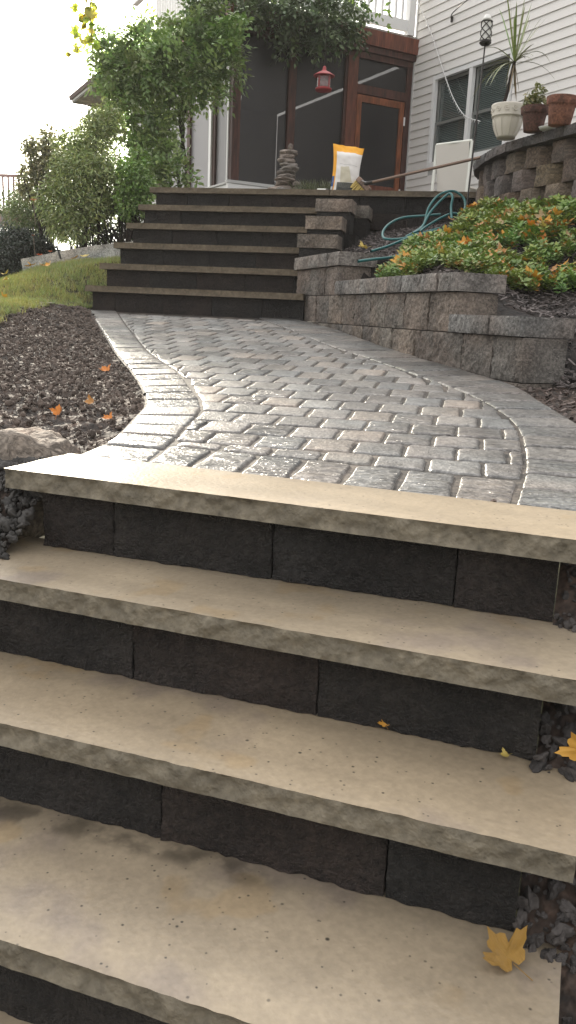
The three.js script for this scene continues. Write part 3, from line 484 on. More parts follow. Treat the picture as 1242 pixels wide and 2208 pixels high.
// ------------------------------------------------------------------ house, window, porch (frame at the inside corner: X along the siding, Z along the porch front)
const HP = [-2.935, 1.58, -13.607], HT = -0.7491;
const ca = Math.cos(HT), sa = Math.sin(HT);
const hW = (x, y, z) => V(HP[0] + ca * x + sa * z, HP[1] + y, HP[2] - sa * x + ca * z);
{
  const hs = thing('house', 'two storey house wall clad in white lap siding', 'house', HP, HT);
  const wx0 = 0.56, wx1 = 2.24, wy0 = 1.03, wy1 = 2.275, X1 = 6.2, H = 4.6;
  const plank = (a, b, y) => { const g = new THREE.BoxGeometry(b - a, 0.122, 0.02), p = g.attributes.position; for (let i = 0; i < p.count; i++) if (p.getZ(i) > 0) p.setZ(i, p.getY(i) < 0 ? 0.012 : -0.004); g.computeVertexNormals(); metreUV(g, y * 3.1, y); g.translate((a + b) / 2, y + 0.061, 0.012); mesh('siding_board', g, M.siding, hs); };
  for (let y = 0; y < H; y += 0.1155) {
    if (y + 0.11 > wy0 - 0.02 && y < wy1 + 0.02) { plank(0.035, wx0 - 0.012, y); plank(wx1 + 0.012, X1, y); } else plank(0.035, X1, y);
  }
  mesh('corner_trim', box(0.03, H, 0.035, 0.02, H / 2, 0.014), M.trimGrey, hs);
  mesh('wall', [box(wx0, H, 0.14, wx0 / 2, H / 2, -0.075), box(X1 - wx1, H, 0.14, (X1 + wx1) / 2, H / 2, -0.075), box(wx1 - wx0, wy0, 0.14, (wx0 + wx1) / 2, wy0 / 2, -0.075), box(wx1 - wx0, H - wy1, 0.14, (wx0 + wx1) / 2, (H + wy1) / 2, -0.075)], M.trimGrey, hs);
  // paired double-hung window
  const f = 0.055, mid = 1.41;
  const win = mesh('window', [box(f, wy1 - wy0, 0.06, wx0 + f / 2, (wy0 + wy1) / 2, 0.022), box(f, wy1 - wy0, 0.06, wx1 - f / 2, (wy0 + wy1) / 2, 0.022), box(wx1 - wx0 - 2 * f, f, 0.06, (wx0 + wx1) / 2, wy1 - f / 2, 0.022), box(wx1 - wx0 - 2 * f, f * 1.2, 0.07, (wx0 + wx1) / 2, wy0 + f * 0.6, 0.026), box(0.075, wy1 - wy0 - 2.2 * f, 0.056, mid, (wy0 + wy1) / 2, 0.02)], M.white, hs);
  for (const [a, b] of [[wx0 + f, mid - 0.0375], [mid + 0.0375, wx1 - f]]) {
    const y0 = wy0 + 1.2 * f, y1 = wy1 - f, ym = (y0 + y1) / 2 - 0.03, s = 0.04;
    for (const [c, d, z] of [[y0, ym + 0.02, -0.012], [ym - 0.02, y1, -0.036]]) {
      mesh('sash', [box(s, d - c, 0.022, a + s / 2 + 0.002, (c + d) / 2, z), box(s, d - c, 0.022, b - s / 2 - 0.002, (c + d) / 2, z), box(b - a - 2 * s, s, 0.022, (a + b) / 2, c + s / 2, z), box(b - a - 2 * s, s, 0.022, (a + b) / 2, d - s / 2, z)], M.sash, win);
      mesh('pane', box(b - a - 2 * s, d - c - 2 * s, 0.004, (a + b) / 2, (c + d) / 2, z), M.pane, win);
    }
    const sl = []; for (let y = y0; y < y1; y += 0.024) sl.push(box(b - a - 0.03, 0.003, 0.022, (a + b) / 2, y, -0.085, 0, 0, 0, 0.95));
    mesh('blind', sl, M.blind, win);
  }
  mesh('room_lining', [box(1.9, 1.5, 0.02, mid, 1.65, -0.9), box(1.9, 0.02, 0.75, mid, 0.95, -0.53), box(1.9, 0.02, 0.75, mid, 2.36, -0.53), box(0.02, 1.4, 0.75, 0.5, 1.65, -0.53), box(0.02, 1.4, 0.75, 2.3, 1.65, -0.53)], M.room, hs);
}
{
  const pc = thing('screened_porch', 'dark red stained screened porch below the upper deck', 'porch', HP, HT);
  const front = (z0, z1, y0, y1, m, name, d = 0.06, x = 0, par = pc) => mesh(name, box(d, y1 - y0, z1 - z0, x - d / 2, (y0 + y1) / 2, (z0 + z1) / 2), m, par);
  front(0.0, 0.12, 0, 2.5, M.darkwood, 'post', 0.1); front(0.99, 1.16, 0, 2.5, M.redwood, 'post', 0.1, 0.012); front(2.03, 2.11, 0.6, 2.5, M.darkwood, 'post', 0.08); front(2.84, 2.96, 0.6, 2.5, M.darkwood, 'post', 0.1);
  front(0.0, 2.98, 2.5, 2.58, M.darkwood, 'beam', 0.1, 0.01); front(0.0, 2.99, 2.582, 2.665, M.darkwood, 'beam', 0.12, 0.05); front(0.0, 3.0, 2.667, 2.875, M.redwood, 'fascia_board', 0.06, 0.09);
  front(0.12, 0.99, 2.03, 2.15, M.darkwood, 'header', 0.07); front(0.12, 0.99, 2.15, 2.5, M.screen, 'screen', 0.006, -0.03);
  const door = new THREE.Group(); door.name = 'door'; pc.add(door);
  const dw = (z0, z1, y0, y1, m, n, d = 0.045, x = 0.0) => front(z0, z1, y0, y1, m, n, d, x, door);
  dw(0.135, 0.215, 0.02, 2.015, M.doorwood, 'stile'); dw(0.895, 0.975, 0.02, 2.015, M.doorwood, 'stile'); dw(0.217, 0.893, 1.92, 2.015, M.doorwood, 'rail'); dw(0.217, 0.893, 0.62, 0.79, M.redwood, 'rail'); dw(0.217, 0.893, 0.02, 0.618, M.doorwood, 'kick_panel', 0.025, -0.01);
  dw(0.217, 0.893, 0.79, 1.92, M.screen, 'screen', 0.006, -0.02);
  for (const y of [0.72, 1.75]) dw(0.112, 0.134, y - 0.06, y + 0.06, M.white, 'hinge', 0.012, 0.012);
  front(1.16, 2.03, 0.12, 2.5, M.screen, 'screen', 0.006, -0.04); front(2.11, 2.84, 0.62, 2.5, M.screen, 'screen', 0.006, -0.04); front(1.16, 2.03, 0, 0.12, M.darkwood, 'sill', 0.08);
  front(1.162, 1.20, 0.12, 2.5, M.darkwood, 'stop', 0.04, -0.002); front(1.99, 2.028, 0.12, 2.5, M.darkwood, 'stop', 0.04, -0.002);
  front(2.05, 3.02, 0.575, 0.615, M.trimGrey, 'sill', 0.1, 0.03); for (const y of [0.02, 0.21, 0.40]) front(2.05, 2.955, y, y + 0.172, M.white, 'skirt_board', 0.02, 0.012); front(2.957, 3.01, 0, 0.574, M.white, 'corner_board', 0.06, 0.02);
  // left side, running back from the corner
  const side = (x0, x1, y0, y1, m, name, d = 0.06, z = 2.96) => mesh(name, box(x1 - x0, y1 - y0, d, (x0 + x1) / 2, (y0 + y1) / 2, z - d / 2), m, pc);
  side(-0.14, -0.105, 0.6, 2.5, M.white, 'sunlit_edge_trim', 0.04, 2.975); side(-0.78, -0.70, 0.6, 2.5, M.white, 'sunlit_edge_trim', 0.07, 2.985); side(-0.70, -0.60, 0.6, 2.5, M.darkwood, 'post', 0.08); side(-1.72, -1.6, 0, 2.5, M.darkwood, 'post', 0.09); side(-3.1, -3.0, 0, 2.5, M.darkwood, 'post', 0.09); side(-4.5, -4.38, 0, 2.5, M.darkwood, 'post', 0.09);  // white strips stand in for the sunlit left edges of the dark frames
  side(-4.5, -0.12, 2.5, 2.66, M.darkwood, 'beam', 0.1); side(-4.5, 0.08, 2.667, 2.875, M.redwood, 'fascia_board', 0.05, 3.06);
  side(-0.60, -0.14, 0.6, 2.5, M.screenLight, 'screen', 0.006, 2.93); side(-1.6, -0.78, 0.6, 2.5, M.screenLight, 'screen', 0.006, 2.93); side(-3.0, -1.72, 0.6, 2.5, M.screenLight, 'screen', 0.006, 2.93); side(-4.38, -3.1, 0.6, 2.5, M.screenLight, 'screen', 0.006, 2.93);
  side(-4.5, 0.0, 0.575, 0.6, M.trimGrey, 'sill', 0.1, 2.99); for (const y of [0.02, 0.21, 0.40]) side(-4.5, -0.1, y, y + 0.172, M.white, 'skirt_board', 0.02, 2.965);
  mesh('floor', box(4.3, 0.06, 2.75, -2.27, 0.03, 1.5), M.inside, pc); mesh('ceiling', box(4.4, 0.05, 2.8, -2.27, 2.62, 1.5), M.inside, pc);
  mesh('back_wall', box(0.1, 2.6, 2.85, -4.46, 1.3, 1.5), M.inside, pc); mesh('house_wall', box(4.3, 2.5, 0.05, -2.27, 1.32, 0.03), M.inside, pc);
  const iw = mesh('inner_window', [box(0.05, 0.07, 1.1, -4.38, 1.75, 1.9), box(0.05, 0.07, 1.1, -4.38, 0.8, 1.9), box(0.05, 0.9, 0.07, -4.38, 1.28, 1.35), box(0.05, 0.9, 0.07, -4.38, 1.28, 2.45)], M.trimGrey, pc); mesh('pane', box(0.01, 0.9, 1.0, -4.395, 1.28, 1.9), M.screenLight, iw);
}
{ // folding table inside is left out of sight; round table on the porch
  const t = thing('porch_table', 'grey round table inside the porch behind the screen', 'table', [hW(-1.5, 0.06, 2.0).x, 1.64, hW(-1.5, 0.06, 2.0).z]);
  const g = new THREE.CylinderGeometry(0.55, 0.55, 0.03, 40); g.translate(0, 0.72, 0); mesh('table_top', metreUV(g), M.trimGrey, t); mesh('pedestal', bar([0, 0.03, 0], [0, 0.7, 0], 0.04), M.iron, t); mesh('base', metreUV(new THREE.CylinderGeometry(0.25, 0.28, 0.04, 24)), M.iron, t);
}
{ // upper deck railing
  const rl = thing('deck_railing', 'white balustrade of the deck on top of the porch', 'railing', HP, HT);
  const y0 = 2.92;
  mesh('deck_boards', box(4.5, 0.035, 3.05, -2.2, 2.895, 1.53), M.concrete, rl);
  mesh('bottom_rail', box(0.045, 0.15, 2.75, 0.02, y0 + 0.12, 1.58), M.white, rl); mesh('top_rail', box(0.09, 0.05, 2.75, 0.02, y0 + 1.05, 1.58), M.white, rl);
  for (let z = 0.3; z < 2.9; z += 0.118) mesh('baluster', box(0.032, 0.83, 0.032, 0.02, y0 + 0.61, z), M.white, rl);
  mesh('post', box(0.11, 1.15, 0.11, 0.02, y0 + 0.57, 0.15), M.white, rl); mesh('post', box(0.11, 1.15, 0.11, 0.02, y0 + 0.57, 2.93), M.white, rl);
  mesh('side_rail', box(4.3, 0.05, 0.09, -2.2, y0 + 1.05, 2.96), M.white, rl); mesh('side_board', box(4.3, 0.15, 0.045, -2.2, y0 + 0.12, 2.96), M.white, rl);
  for (let x = -0.2; x > -3.2; x -= 0.118) mesh('baluster', box(0.032, 0.83, 0.032, x, y0 + 0.61, 2.96), M.white, rl);
}
{ // wing of the house further back on the left
  const wg = thing('house_wing', 'white house wing with a window and deep eave far left behind the vine', 'building', HP, HT);
  mesh('wall', box(2.2, 3.2, 0.15, -5.7, 1.6, 2.2), M.white, wg);
  const w = mesh('window', [box(0.07, 0.9, 0.06, -5.42, 2.1, 2.30), box(0.07, 0.9, 0.06, -6.05, 2.1, 2.30), box(0.7, 0.07, 0.06, -5.735, 2.55, 2.30)], M.darkwood, wg); mesh('pane', box(0.56, 0.86, 0.02, -5.735, 2.08, 2.285), M.screen, w);
  mesh('soffit', box(3.6, 0.03, 1.2, -6.5, 3.08, 2.5), M.concrete, wg); mesh('fascia', box(3.6, 0.14, 0.03, -6.5, 3.16, 3.1), M.white, wg); mesh('roof', box(3.7, 0.08, 1.5, -6.5, 3.30, 2.42, 0, 0, 0, 0.18), M.shingle, wg);
}

// ------------------------------------------------------------------ plants
function leafInto(A, o, dir, up, L, W, col) {
  const s = V().crossVectors(dir, up).normalize(), n = V().crossVectors(s, dir).normalize(), b = A.p.length / 3;
  const pt = (a, c, d) => { A.p.push(o.x + dir.x * a * L + s.x * c * W + n.x * d * L, o.y + dir.y * a * L + s.y * c * W + n.y * d * L, o.z + dir.z * a * L + s.z * c * W + n.z * d * L); A.c.push(...col); };
  pt(0, 0, 0); pt(0.4, 0.5, 0.06); pt(0.45, 0, -0.03); pt(0.4, -0.5, 0.06); pt(1, 0, -0.12);
  A.i.push(b, b + 2, b + 1, b, b + 3, b + 2, b + 2, b + 4, b + 1, b + 2, b + 3, b + 4);
}
const newA = () => ({ p: [], c: [], i: [] });
const fin = A => { const g = new THREE.BufferGeometry(); g.setAttribute('position', new THREE.Float32BufferAttribute(A.p, 3)); g.setAttribute('color', new THREE.Float32BufferAttribute(A.c, 3)); g.setIndex(A.i); g.computeVertexNormals(); return g; };
const rdir = (dn = 0) => V(rr(-1, 1), rr(-1, 1) + dn, rr(-1, 1)).normalize();
// clusters [x, y, z, rx, ry]; o: n per m3-ish, leaf length/width, sprays (pinnate) or single, colour(t) linear
function foliage(cl, o) {
  const A = newA();
  for (const [x, y, z, rx, ry] of cl) {
    const n = Math.round(o.n * rx * ry * 4 * (0.6 + rx));
    for (let k = 0; k < n; k++) {
      const d = rdir(), rad = Math.pow(rnd(), 0.42) * rr(0.85, 1.22), c = V(x + d.x * rx * rad, y + d.y * ry * rad, z + d.z * Math.min(rx, 0.35) * rad);
      if (fbm(c.x * 5, c.y * 5, c.z * 5, 2) < (o.gap ?? -0.28)) continue;
      const t = rnd(), col = o.color(t, d), out = d.clone().multiplyScalar(0.8).add(rdir(-0.35)).normalize(), up = rdir(0.9);
      if (o.spray) {
        const st = out.clone(), sd = V().crossVectors(st, up).normalize(), Ls = o.spray * rr(0.7, 1.2);
        for (let j = 0; j < 7; j++) { const q = c.clone().addScaledVector(st, Ls * Math.floor(j / 2) / 3.2); q.y -= 0.25 * Ls * (Math.floor(j / 2) / 3) ** 2; leafInto(A, q, j === 6 ? st : st.clone().multiplyScalar(0.55).addScaledVector(sd, j % 2 ? 1 : -1).normalize(), up, o.len * rr(0.8, 1.2), o.wid * rr(0.8, 1.2), col); }
      } else leafInto(A, c, out, up, o.len * rr(0.7, 1.3), o.wid * rr(0.7, 1.3), col);
    }
  }
  return fin(A);
}
const gcol = (r, g, b, s = 0.45) => t => { const k = 1 - s + 2 * s * t; return [r * k * (0.85 + 0.3 * rnd()), g * k, b * k * (0.8 + 0.4 * rnd())]; };
const vineMain = [[-6.08, 3.56, -10.28, 0.32, 0.26], [-5.75, 3.7, -10.53, 0.39, 0.27], [-5.3, 3.69, -10.68, 0.39, 0.33], [-4.96, 3.76, -10.71, 0.32, 0.26], [-4.76, 3.51, -10.71, 0.22, 0.25], [-5.74, 3.26, -10.21, 0.44, 0.22], [-5.21, 3.32, -10.51, 0.47, 0.22], [-5.99, 2.99, -10.27, 0.23, 0.29], [-5.72, 2.74, -10.3, 0.25, 0.33], [-5.46, 2.41, -10.31, 0.23, 0.33], [-5.15, 2.14, -10.24, 0.15, 0.21], [-5.55, 2.04, -10.29, 0.22, 0.24], [-5.52, 2.98, -10.54, 0.3, 0.3], [-4.94, 3.19, -10.57, 0.32, 0.13], [-6.19, 3.36, -10.3, 0.24, 0.18], [-5.75, 2.35, -10.3, 0.18, 0.24], [-5.11, 4.02, -10.83, 0.27, 0.18]];
const vineTop = [[-5.08, 4.2, -10.88, 0.27, 0.17], [-4.76, 4.34, -11.19, 0.3, 0.14], [-4.38, 4.4, -11.55, 0.37, 0.16], [-4.03, 4.43, -11.95, 0.35, 0.25], [-3.73, 4.43, -12.27, 0.31, 0.26], [-4.03, 4.05, -11.96, 0.15, 0.15], [-4.27, 4.15, -11.74, 0.16, 0.24], [-4.58, 4.29, -11.4, 0.27, 0.15], [-3.58, 4.28, -12.5, 0.13, 0.13], [-3.89, 4.16, -12.09, 0.25, 0.14], [-5.14, 4.13, -11.01, 0.18, 0.13]];
{
  const v = thing('climbing_vine', 'large leafy green vine climbing over the left corner of the porch', 'vine', [-5.4, 1.5, -10.55]);
  const loc = g => g.translate(5.4, -1.5, 10.55);
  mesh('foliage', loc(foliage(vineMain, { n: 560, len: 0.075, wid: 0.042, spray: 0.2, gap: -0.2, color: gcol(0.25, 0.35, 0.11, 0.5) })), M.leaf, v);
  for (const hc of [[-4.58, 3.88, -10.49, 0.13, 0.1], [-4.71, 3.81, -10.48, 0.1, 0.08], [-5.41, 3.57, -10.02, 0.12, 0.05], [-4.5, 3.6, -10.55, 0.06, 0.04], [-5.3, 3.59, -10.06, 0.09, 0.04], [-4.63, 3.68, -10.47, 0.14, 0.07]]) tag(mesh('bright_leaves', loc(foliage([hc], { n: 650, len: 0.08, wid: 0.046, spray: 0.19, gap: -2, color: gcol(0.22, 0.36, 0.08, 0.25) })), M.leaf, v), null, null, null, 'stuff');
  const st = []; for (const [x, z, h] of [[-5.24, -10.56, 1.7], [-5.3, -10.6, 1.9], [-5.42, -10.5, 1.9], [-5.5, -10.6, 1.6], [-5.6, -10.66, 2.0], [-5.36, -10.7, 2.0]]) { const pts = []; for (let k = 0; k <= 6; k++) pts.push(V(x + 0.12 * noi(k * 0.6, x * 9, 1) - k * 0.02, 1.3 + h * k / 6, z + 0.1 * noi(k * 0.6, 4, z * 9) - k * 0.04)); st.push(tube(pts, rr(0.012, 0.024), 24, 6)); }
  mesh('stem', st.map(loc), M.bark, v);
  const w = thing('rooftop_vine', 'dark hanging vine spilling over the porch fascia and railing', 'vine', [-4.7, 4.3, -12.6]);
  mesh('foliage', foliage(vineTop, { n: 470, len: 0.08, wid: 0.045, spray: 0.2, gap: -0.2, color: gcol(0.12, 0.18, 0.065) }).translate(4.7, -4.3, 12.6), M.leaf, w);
  for (const hc of [[-3.64, 4.65, -12.51, 0.25, 0.13], [-3.34, 4.62, -12.77, 0.2, 0.07], [-3.22, 4.4, -12.76, 0.05, 0.09]]) tag(mesh('bright_leaves', foliage([hc], { n: 300, len: 0.09, wid: 0.055, gap: -2, color: gcol(0.2, 0.3, 0.06, 0.3) }).translate(4.7, -4.3, 12.6), M.leaf, w), null, null, null, 'stuff');
  const cane = []; for (let k = 0; k < 4; k++) cane.push(tube([[-5.5 + k * 0.05, 3.9, -11.6], [-5.45 + k * 0.1, 4.3, -11.7], [-5.25 + k * 0.12, 4.6, -11.9], [-5.1 + k * 0.1, 4.95, -12.2]].map(p => V(p[0] + 4.7, p[1] - 4.3, p[2] + 12.6)), 0.014, 18, 6)); mesh('stem', cane, M.twig, w);
}
function shrub(name, label, cl, o, stems, mat = M.leaf) {
  const b = stems[0]; const t = thing(name, label, 'shrub', b), loc = g => g.translate(-b[0], -b[1], -b[2]);
  mesh('foliage', loc(foliage(cl, o)), mat, t);
  const S = [];
  for (const s of stems) for (let k = 0; k < (o.canes ?? 4); k++) { const c = pick(cl), e = V(c[0] + rr(-0.5, 0.5) * c[3], c[1] + rr(-0.2, 0.6) * c[4], c[2] + rr(-0.1, 0.1)), a = V(s[0] + rr(-0.06, 0.06), s[1] - 0.05, s[2] + rr(-0.06, 0.06)); S.push(tube([a, a.clone().lerp(e, 0.4).add(V(rr(-0.05, 0.05), 0.1, 0)), e], rr(0.005, 0.010), 12, 5)); }
  mesh('stem', S.map(loc), M.bark, t); return t;
}
shrub('butterfly_bush', 'tall loose grey green bush left of the rear stairs', [[-5.53, 2.24, -8.89, 0.2, 0.32], [-5.48, 2.45, -9.06, 0.19, 0.21], [-5.47, 1.73, -8.45, 0.31, 0.31], [-5.32, 1.83, -8.64, 0.26, 0.31], [-5.6, 1.48, -8.34, 0.28, 0.28], [-5.34, 1.44, -8.43, 0.28, 0.2], [-5.67, 2.06, -8.68, 0.23, 0.26], [-5.44, 1.23, -8.23, 0.25, 0.18], [-5.14, 1.73, -8.78, 0.18, 0.21]], { n: 9500, len: 0.065, wid: 0.018, gap: -0.22, canes: 7, color: gcol(0.33, 0.39, 0.15, 0.45) }, [[-5.4, 0.9, -8.29], [-5.3, 0.92, -8.32], [-5.21, 0.95, -8.36]]);
shrub('upright_shrub', 'upright olive leaved shrub against the bright sky at left', [[-6.35, 2.08, -9, 0.15, 0.25], [-6.18, 1.95, -9.03, 0.22, 0.3], [-6.46, 1.82, -9.01, 0.19, 0.25], [-6.27, 2.24, -9.07, 0.1, 0.19], [-6.49, 2.21, -8.98, 0.08, 0.12]], { n: 7000, len: 0.05, wid: 0.028, gap: -0.3, canes: 6, color: gcol(0.28, 0.28, 0.15, 0.35) }, [[-6.2, 0.85, -8.95], [-6.35, 0.85, -9]]);
shrub('bright_green_shrub', 'fresh yellow green shrub close to the upper left of the rear stairs', [[-4.81, 1.75, -8.47, 0.17, 0.22], [-4.69, 1.54, -8.45, 0.12, 0.17], [-4.83, 1.49, -8.39, 0.12, 0.17], [-4.87, 1.98, -8.72, 0.11, 0.15], [-4.64, 1.69, -8.51, 0.09, 0.1]], { n: 9000, len: 0.048, wid: 0.028, gap: -0.3, canes: 7, color: gcol(0.19, 0.31, 0.06, 0.4) }, [[-4.75, 1.0, -8.5], [-4.85, 1.0, -8.45]]);
shrub('twiggy_shrub', 'dark twiggy shrub with bare lower stems beside the rear stairs', [[-5.32, 1.62, -8.89, 0.22, 0.2], [-5.45, 1.5, -8.81, 0.19, 0.15], [-5.15, 1.55, -8.91, 0.16, 0.14], [-5.35, 1.28, -9.0, 0.25, 0.16], [-5.05, 1.3, -9.05, 0.2, 0.16], [-5.6, 1.2, -9.0, 0.2, 0.16]], { n: 6500, len: 0.045, wid: 0.024, gap: -0.25, canes: 9, color: gcol(0.075, 0.10, 0.04, 0.4) }, [[-5.2, 0.97, -8.6], [-5.02, 1.0, -8.55], [-4.9, 1.0, -8.55]]);
shrub('yew_hedge', 'low dark blue green yew at the left edge of the lawn', [[-6.38, 0.83, -8.46, 0.27, 0.27], [-6.15, 0.97, -8.58, 0.23, 0.2], [-6.02, 0.86, -8.7, 0.16, 0.19], [-6.59, 0.66, -8.35, 0.27, 0.27], [-6.47, 1.11, -8.72, 0.25, 0.16], [-6.9, 0.7, -8.4, 0.3, 0.3]], { n: 16000, len: 0.055, wid: 0.02, gap: -0.4, color: gcol(0.035, 0.055, 0.035, 0.4) }, [[-6.3, 0.5, -8.6], [-6.6, 0.5, -8.6]]);
shrub('juniper', 'pale green feathery juniper above the dark yew at far left', [[-6.72, 1.43, -9.25, 0.29, 0.23], [-6.44, 1.39, -9.34, 0.26, 0.2], [-7.29, 1.64, -9.66, 0.18, 0.18], [-6.82, 1.68, -9.5, 0.26, 0.23]], { n: 7000, len: 0.06, wid: 0.016, gap: -0.2, color: gcol(0.22, 0.28, 0.11, 0.35) }, [[-6.7, 0.8, -9.3], [-6.45, 0.8, -9.3]]);
shrub('blue_spruce', 'small pale blue green conifer under the neighbouring deck', [[-8.72, 1.75, -11.44, 0.12, 0.16], [-8.72, 1.5, -11.44, 0.22, 0.16], [-8.72, 1.25, -11.44, 0.3, 0.16]], { n: 3500, len: 0.05, wid: 0.012, gap: -1, color: gcol(0.16, 0.23, 0.21, 0.25) }, [[-8.72, 0.8, -11.44]]);
// maple twigs hanging in from a tree above the frame
{
  const t = thing('maple_branch', 'overhanging maple twigs with translucent yellow green leaves at the top left', 'branch', [-4.25, 2.75, -6.75]);
  const A = newA(), S = [], lp = (o, c, s) => { const dir = rdir(-0.8), up = rdir(0.3); for (let k = -2; k <= 2; k++) { const d = dir.clone().applyAxisAngle(up, k * 0.75); leafInto(A, o, d, up, s * (1 - 0.16 * Math.abs(k)), s * 0.62, c); } };
  for (const [x0, y0, x1, y1, n] of [[0, 0.55, 0.02, -0.15, 12], [0.02, 0.3, -0.12, -0.26, 13], [0.0, 0.05, 0.03, -0.24, 6], [0.20, 0.5, 0.19, 0.16, 3], [0.45, 0.5, 0.50, 0.34, 3]]) {
    S.push(tube([V(x0, y0, 0), V((x0 + x1) / 2 + 0.02, (y0 + y1) / 2, 0.02), V(x1, y1, 0)], 0.003, 8, 5));
    for (let k = 0; k < n; k++) { const f = (k + 0.6) / n; lp(V(x0 + (x1 - x0) * f + rr(-0.05, 0.05), y0 + (y1 - y0) * f + rr(-0.03, 0.02), rr(-0.05, 0.05)), [0.50 + rr(-0.08, 0.08), 0.52 + rr(-0.06, 0.06), 0.08], rr(0.065, 0.095)); }
  }
  mesh('foliage', fin(A), M.leaf, t); mesh('twig', S, M.twig, t);
}
// concrete edging, stakes, zinnias
{
  const e = []; const pts = [[-5.75, 0.77, -7.9], [-5.3, 0.85, -7.85], [-4.9, 0.905, -7.82], [-4.55, 0.945, -7.8], [-4.2, 0.97, -7.8]];
  for (let i = 0; i < 4; i++) { const a = V(...pts[i]), b = V(...pts[i + 1]), g = new THREE.BoxGeometry(a.distanceTo(b) + 0.005, 0.22, 0.14); metreUV(g, i); g.rotateZ(Math.atan2(b.y - a.y, b.x - a.x)); g.translate((a.x + b.x) / 2, (a.y + b.y) / 2 - 0.02, (a.z + b.z) / 2); e.push(g); }
  tag(mesh('edging_kerb', e, M.concrete), 'pale concrete edging between the lawn and the shrub bed', 'kerb');
  const lab = ['leaning black stake nearest the orange zinnias', 'short upright black stake at the foot of the tall bush', 'black stake closest to the rear stairs'];
  [[-5.27, 0.93, -7.76, 0.35], [-5.13, 0.93, -7.78, 0.0], [-5.04, 0.95, -7.78, 0.3]].forEach(([x, y, z, l], i) => tag(mesh('garden_stake', box(0.016 + 0.014 * (i === 1), 0.13, 0.014, x, y, z, 0.003, 0, l), M.black), lab[i], 'stake'));
  const fl = (p, lab, c, s) => { const t = thing('zinnia', lab, 'flower', p), A = newA(); for (let k = 0; k < 14; k++) { const a = k * 2.4, d = V(Math.cos(a), 0.35 + 0.4 * (k / 14), Math.sin(a)).normalize(); leafInto(A, V(0, 0.14, 0), d, V(0, 1, 0), s, s * 0.5, c); } mesh('petals', fin(A), M.leaf, t); mesh('stem', bar([0.02, -0.1, 0], [0, 0.14, 0], 0.004), M.twig, t); };
  fl([-5.55, 0.76, -7.82], 'larger orange zinnia at the left end of the concrete edging', [0.75, 0.16, 0.02], 0.04); fl([-5.43, 0.8, -7.84], 'smaller orange zinnia just right of the larger one', [0.75, 0.2, 0.03], 0.03); fl([-5.82, 0.98, -8.1], 'single orange flower on a tall stem before the dark yew', [0.6, 0.2, 0.04], 0.028);
  fl([-5.70, 1.32, -7.95], 'peach pink blossom high in the loose grey green bush', [0.8, 0.48, 0.28], 0.05);
}
// ------------------------------------------------------------------ ground cover and fallen leaves on the bed
const bedPoly = [[-1.40, -5.95], [-1.32, -6.25], [-1.05, -6.5], [-0.93, -6.85], [-0.25, -6.5], [0.25, -6.0], [1.3, -5.5], [1.3, -5.0], [0.1, -5.3], [-0.2, -5.35], [-0.45, -5.1], [-0.65, -5.1], [-1.0, -5.42]];
{
  const A = newA(); for (let k = 0; k < 8; k++) { const a = k * 2.4; leafInto(A, V(Math.cos(a) * 0.006, 0.004 * k, Math.sin(a) * 0.006), V(Math.cos(a), 0.35 + 0.05 * k, Math.sin(a)).normalize(), V(0, 1, 0), 0.028, 0.017, [1, 1, 1]); }
  const g = fin(A); g.deleteAttribute('color');
  const N = 7600, im = new THREE.InstancedMesh(g, M.leafInst, N), m4 = new THREE.Matrix4(), q = new THREE.Quaternion(), c = new THREE.Color(); let k = 0;
  while (k < N) { const x = rr(-1.6, 1.3), z = rr(-7, -4.9); if (!inPoly(x + 0.12 * noi(x * 7, 2, z * 7), z + 0.1 * noi(x * 7, 5, z * 7), bedPoly)) continue; const d = fbm(x * 5, 3, z * 5, 2); if (d < -0.12) continue;
    q.setFromEuler(new THREE.Euler(rr(-0.5, 0.6), rr(0, 6.3), rr(-0.5, 0.5))); const s = rr(0.7, 1.5); m4.compose(V(x, hBed(x, z) + 0.015 + 0.07 * Math.max(0, d + 0.12) + rr(0, 0.05), z), q, V(s, s, s)); im.setMatrixAt(k, m4);
    const t = rnd(), y = noi(x * 3, 9, z * 3); c.setRGB(0.15 + 0.16 * t + 0.07 * y, 0.25 + 0.15 * t, 0.05 + 0.03 * rnd()); if (t > 0.95) c.setRGB(0.55, 0.24, 0.03); else if (t > 0.89) c.setRGB(0.46, 0.40, 0.18); else if (t > 0.8) c.setRGB(0.3, 0.36, 0.07); im.setColorAt(k, c); k++; }
  im.name = 'ground_cover'; im.castShadow = im.receiveShadow = true; scene.add(tag(im, 'low leafy green ground cover on the bed under the planter wall', 'ground cover', null, 'stuff'));
}
